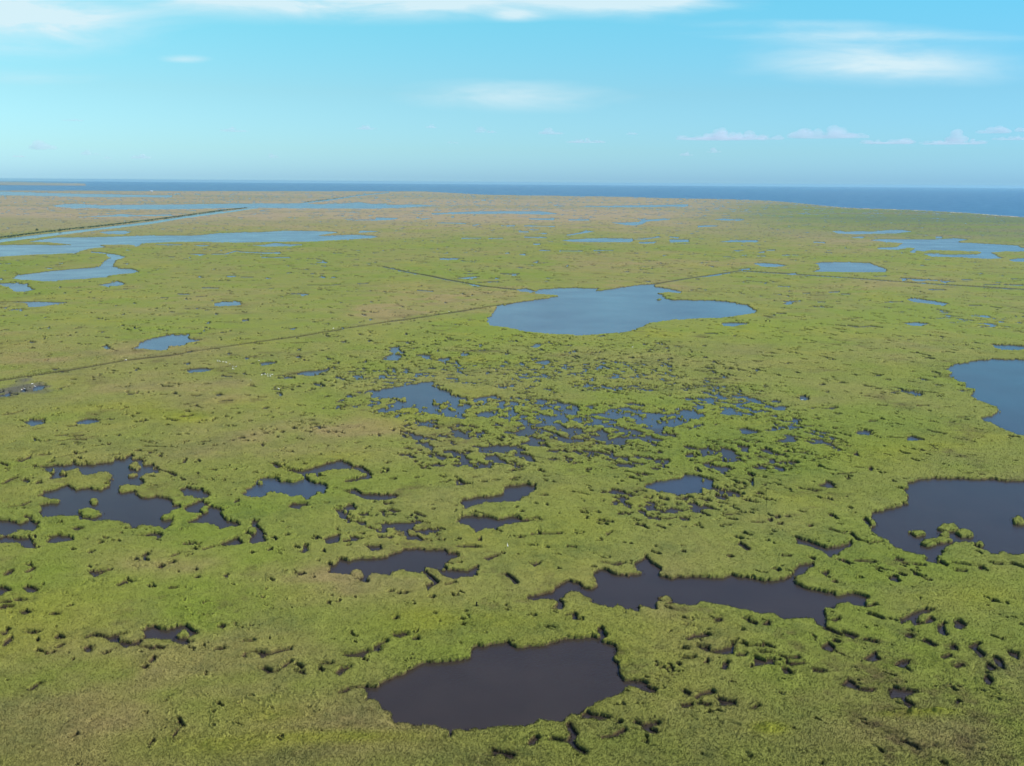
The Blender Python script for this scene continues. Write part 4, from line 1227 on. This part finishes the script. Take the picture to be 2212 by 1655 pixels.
for i, (x, y, w, h, d, lab) in enumerate(clouds):
    y = float(unwarp(np.array([x]), np.array([y]))[0])
    dist = CD * (.9 + .25 * rng.random())
    X, Y, Zc = dirpt(x, y, dist)
    k = dist / FPX
    me = bm_mesh('cloud', lambda b: build_cloud(b, w * k, h * k * 1.2, i + 3), (mk_cloud('cloud vapour', CLOUD_DENS * d / (h * k)),))
    o = link('cloud', me); o.location = (X, Y, Zc)
    rm = o.modifiers.new('join puffs', 'REMESH'); rm.mode = 'VOXEL'; rm.voxel_size = h * k / 16.0; rm.use_smooth_shade = True; o.rotation_euler = (0, 0, math.atan2(-X, Y))
    tag(o, lab, 'cloud', 'small clouds low over the horizon')

# ---------------------------------------------------------------- haze
hz = bpy.data.materials.new('sea haze'); hz.use_nodes = True
nt = hz.node_tree; nt.nodes.clear()
out = nt.nodes.new('ShaderNodeOutputMaterial'); v = nt.nodes.new('ShaderNodeVolumePrincipled')
v.inputs['Color'].default_value = HAZE_COL; v.inputs['Density'].default_value = HAZE; v.inputs['Anisotropy'].default_value = .25
nt.links.new(v.outputs[0], out.inputs['Volume'])
tag(link('haze', bm_mesh('haze', lambda b: box(b, (0, 20000, (CAM_H + 6 - 2.5) / 2), (100000, 46000, CAM_H + 6 + 2.5)), (hz,), False)), 'pale sea haze lying over the marsh', 'haze', kind='stuff')

# ---------------------------------------------------------------- sun and sky
sd = bpy.data.lights.new('sun', 'SUN'); sd.energy = SUN; sd.angle = math.radians(.5); sd.color = (1.0, .95, .86)
so = bpy.data.objects.new('sun', sd); COLL.objects.link(so)
el, az = math.radians(SUN_EL), math.radians(SUN_AZ)          # azimuth clockwise from the view direction (+y)
sdir = Vector((math.sin(az) * math.cos(el), math.cos(az) * math.cos(el), math.sin(el)))
so.rotation_euler = sdir.to_track_quat('Z', 'Y').to_euler(); so.location = sdir * 400

wd = bpy.data.worlds.new('World'); bpy_scene.world = wd; wd.use_nodes = True
nt = wd.node_tree; nt.nodes.clear(); L = nt.links.new


def nd(t, **k):
    n = nt.nodes.new(t)
    for a, b in k.items(): setattr(n, a, b)
    return n


def mth(op, a, b=None, c=None, clamp=False):
    n = nd('ShaderNodeMath', operation=op); n.use_clamp = clamp
    for i, s in enumerate((a, b, c)):
        if s is None: continue
        if isinstance(s, (int, float)): n.inputs[i].default_value = s
        else: L(s, n.inputs[i])
    return n.outputs[0]


tc = nd('ShaderNodeTexCoord'); sp = nd('ShaderNodeSeparateXYZ'); L(tc.outputs['Generated'], sp.inputs[0])
zc = mth('MAXIMUM', sp.outputs['Z'], .004)
cb = nd('ShaderNodeCombineXYZ'); L(sp.outputs['X'], cb.inputs[0]); L(sp.outputs['Y'], cb.inputs[1]); L(zc, cb.inputs[2])
sky = nd('ShaderNodeTexSky', sky_type='NISHITA'); sky.sun_disc = False; sky.sun_elevation = el; sky.sun_rotation = az
sky.altitude = 90; sky.air_density = 1.0; sky.dust_density = .6; sky.ozone_density = 1.5
L(cb.outputs[0], sky.inputs['Vector'])
# a tint by height above the horizon and by side: the camera's cyan summer sky
ramp = nd('ShaderNodeValToRGB'); cr = ramp.color_ramp
elv = mth('DIVIDE', zc, .5, clamp=True)
L(elv, ramp.inputs['Fac'])
for i, (p, c) in enumerate(SKY_TINT):
    e = cr.elements[i] if i < 2 else cr.elements.new(p)
    e.position = p; e.color = (*c, 1)
azs = mth('MULTIPLY_ADD', sp.outputs['X'], 1.05, .5, clamp=True)
side = nd('ShaderNodeMix', data_type='RGBA'); side.inputs['A'].default_value = (*SKY_LEFT, 1); side.inputs['B'].default_value = (*SKY_RIGHT, 1); L(azs, side.inputs['Factor'])
t1 = nd('ShaderNodeMix', data_type='RGBA', blend_type='MULTIPLY'); t1.inputs['Factor'].default_value = 1; L(sky.outputs[0], t1.inputs['A']); L(ramp.outputs[0], t1.inputs['B'])
t2 = nd('ShaderNodeMix', data_type='RGBA', blend_type='MULTIPLY'); t2.inputs['Factor'].default_value = 1; L(t1.outputs['Result'], t2.inputs['A']); L(side.outputs['Result'], t2.inputs['B'])
# thin cirrus veils: soft patches in sky directions, broken by noise
yy = mth('MAXIMUM', sp.outputs['Y'], .05)
sxn = mth('DIVIDE', sp.outputs['X'], yy); szn = mth('DIVIDE', sp.outputs['Z'], yy)
cv = nd('ShaderNodeCombineXYZ'); L(sxn, cv.inputs[0]); L(szn, cv.inputs[1])
mp = nd('ShaderNodeMapping'); mp.inputs['Scale'].default_value = (5.0, 26.0, 1); L(cv.outputs[0], mp.inputs['Vector'])
nz = nd('ShaderNodeTexNoise'); nz.inputs['Scale'].default_value = 1.6; nz.inputs['Detail'].default_value = 6; nz.inputs['Roughness'].default_value = .6; nz.inputs['Distortion'].default_value = .4; L(mp.outputs[0], nz.inputs['Vector'])
total = None
for x, y, rx, ry, a in CIRRUS:
    d = FWD * FPX + RT * (x - CX) - UP * (y - CY)
    ax_, az_ = d[0] / d[1], d[2] / d[1]
    u = mth('MULTIPLY', mth('SUBTRACT', sxn, float(ax_)), FPX / rx); v_ = mth('MULTIPLY', mth('SUBTRACT', szn, float(az_)), FPX / ry)
    r2 = mth('ADD', mth('MULTIPLY', u, u), mth('MULTIPLY', v_, v_))
    g_ = mth('MULTIPLY', mth('POWER', 2.718, mth('MULTIPLY', r2, -1.0)), a)
    total = g_ if total is None else mth('ADD', total, g_)
wisp = nd('ShaderNodeMapRange', interpolation_type='SMOOTHSTEP'); wisp.inputs['From Min'].default_value = .28; wisp.inputs['From Max'].default_value = .72
L(nz.outputs['Fac'], wisp.inputs['Value'])
total = mth('SUBTRACT', mth('MULTIPLY', total, mth('MULTIPLY_ADD', wisp.outputs['Result'], 1.1, .45)), .06, clamp=True)
total = mth('MULTIPLY', total, 1.15)
total = mth('MINIMUM', total, .9)
ci = nd('ShaderNodeMix', data_type='RGBA'); L(total, ci.inputs['Factor']); L(t2.outputs['Result'], ci.inputs['A']); ci.inputs['B'].default_value = (*CIRRUS_COL, 1)
bg = nd('ShaderNodeBackground'); bg.inputs['Strength'].default_value = SKY; L(ci.outputs['Result'], bg.inputs['Color'])
ow = nd('ShaderNodeOutputWorld'); L(bg.outputs[0], ow.inputs['Surface'])

# ---------------------------------------------------------------- camera and render settings
cd = bpy.data.cameras.new('camera'); co = bpy.data.objects.new('camera', cd); COLL.objects.link(co)
cd.sensor_width = 36; cd.lens = FPX / W0 * 36; cd.clip_start = 1; cd.clip_end = 120000
mw = Matrix(((RT[0], UP[0], -FWD[0], 0), (RT[1], UP[1], -FWD[1], 0), (RT[2], UP[2], -FWD[2], CAM_H), (0, 0, 0, 1)))
co.matrix_world = mw
bpy_scene.camera = co
bpy_scene.render.engine = 'CYCLES'
bpy_scene.cycles.max_bounces = 8; bpy_scene.cycles.volume_bounces = 3
bpy_scene.view_settings.view_transform = 'Standard'; bpy_scene.view_settings.look = 'None'
bpy_scene.view_settings.gamma = 1; bpy_scene.view_settings.exposure = EXPOSURE
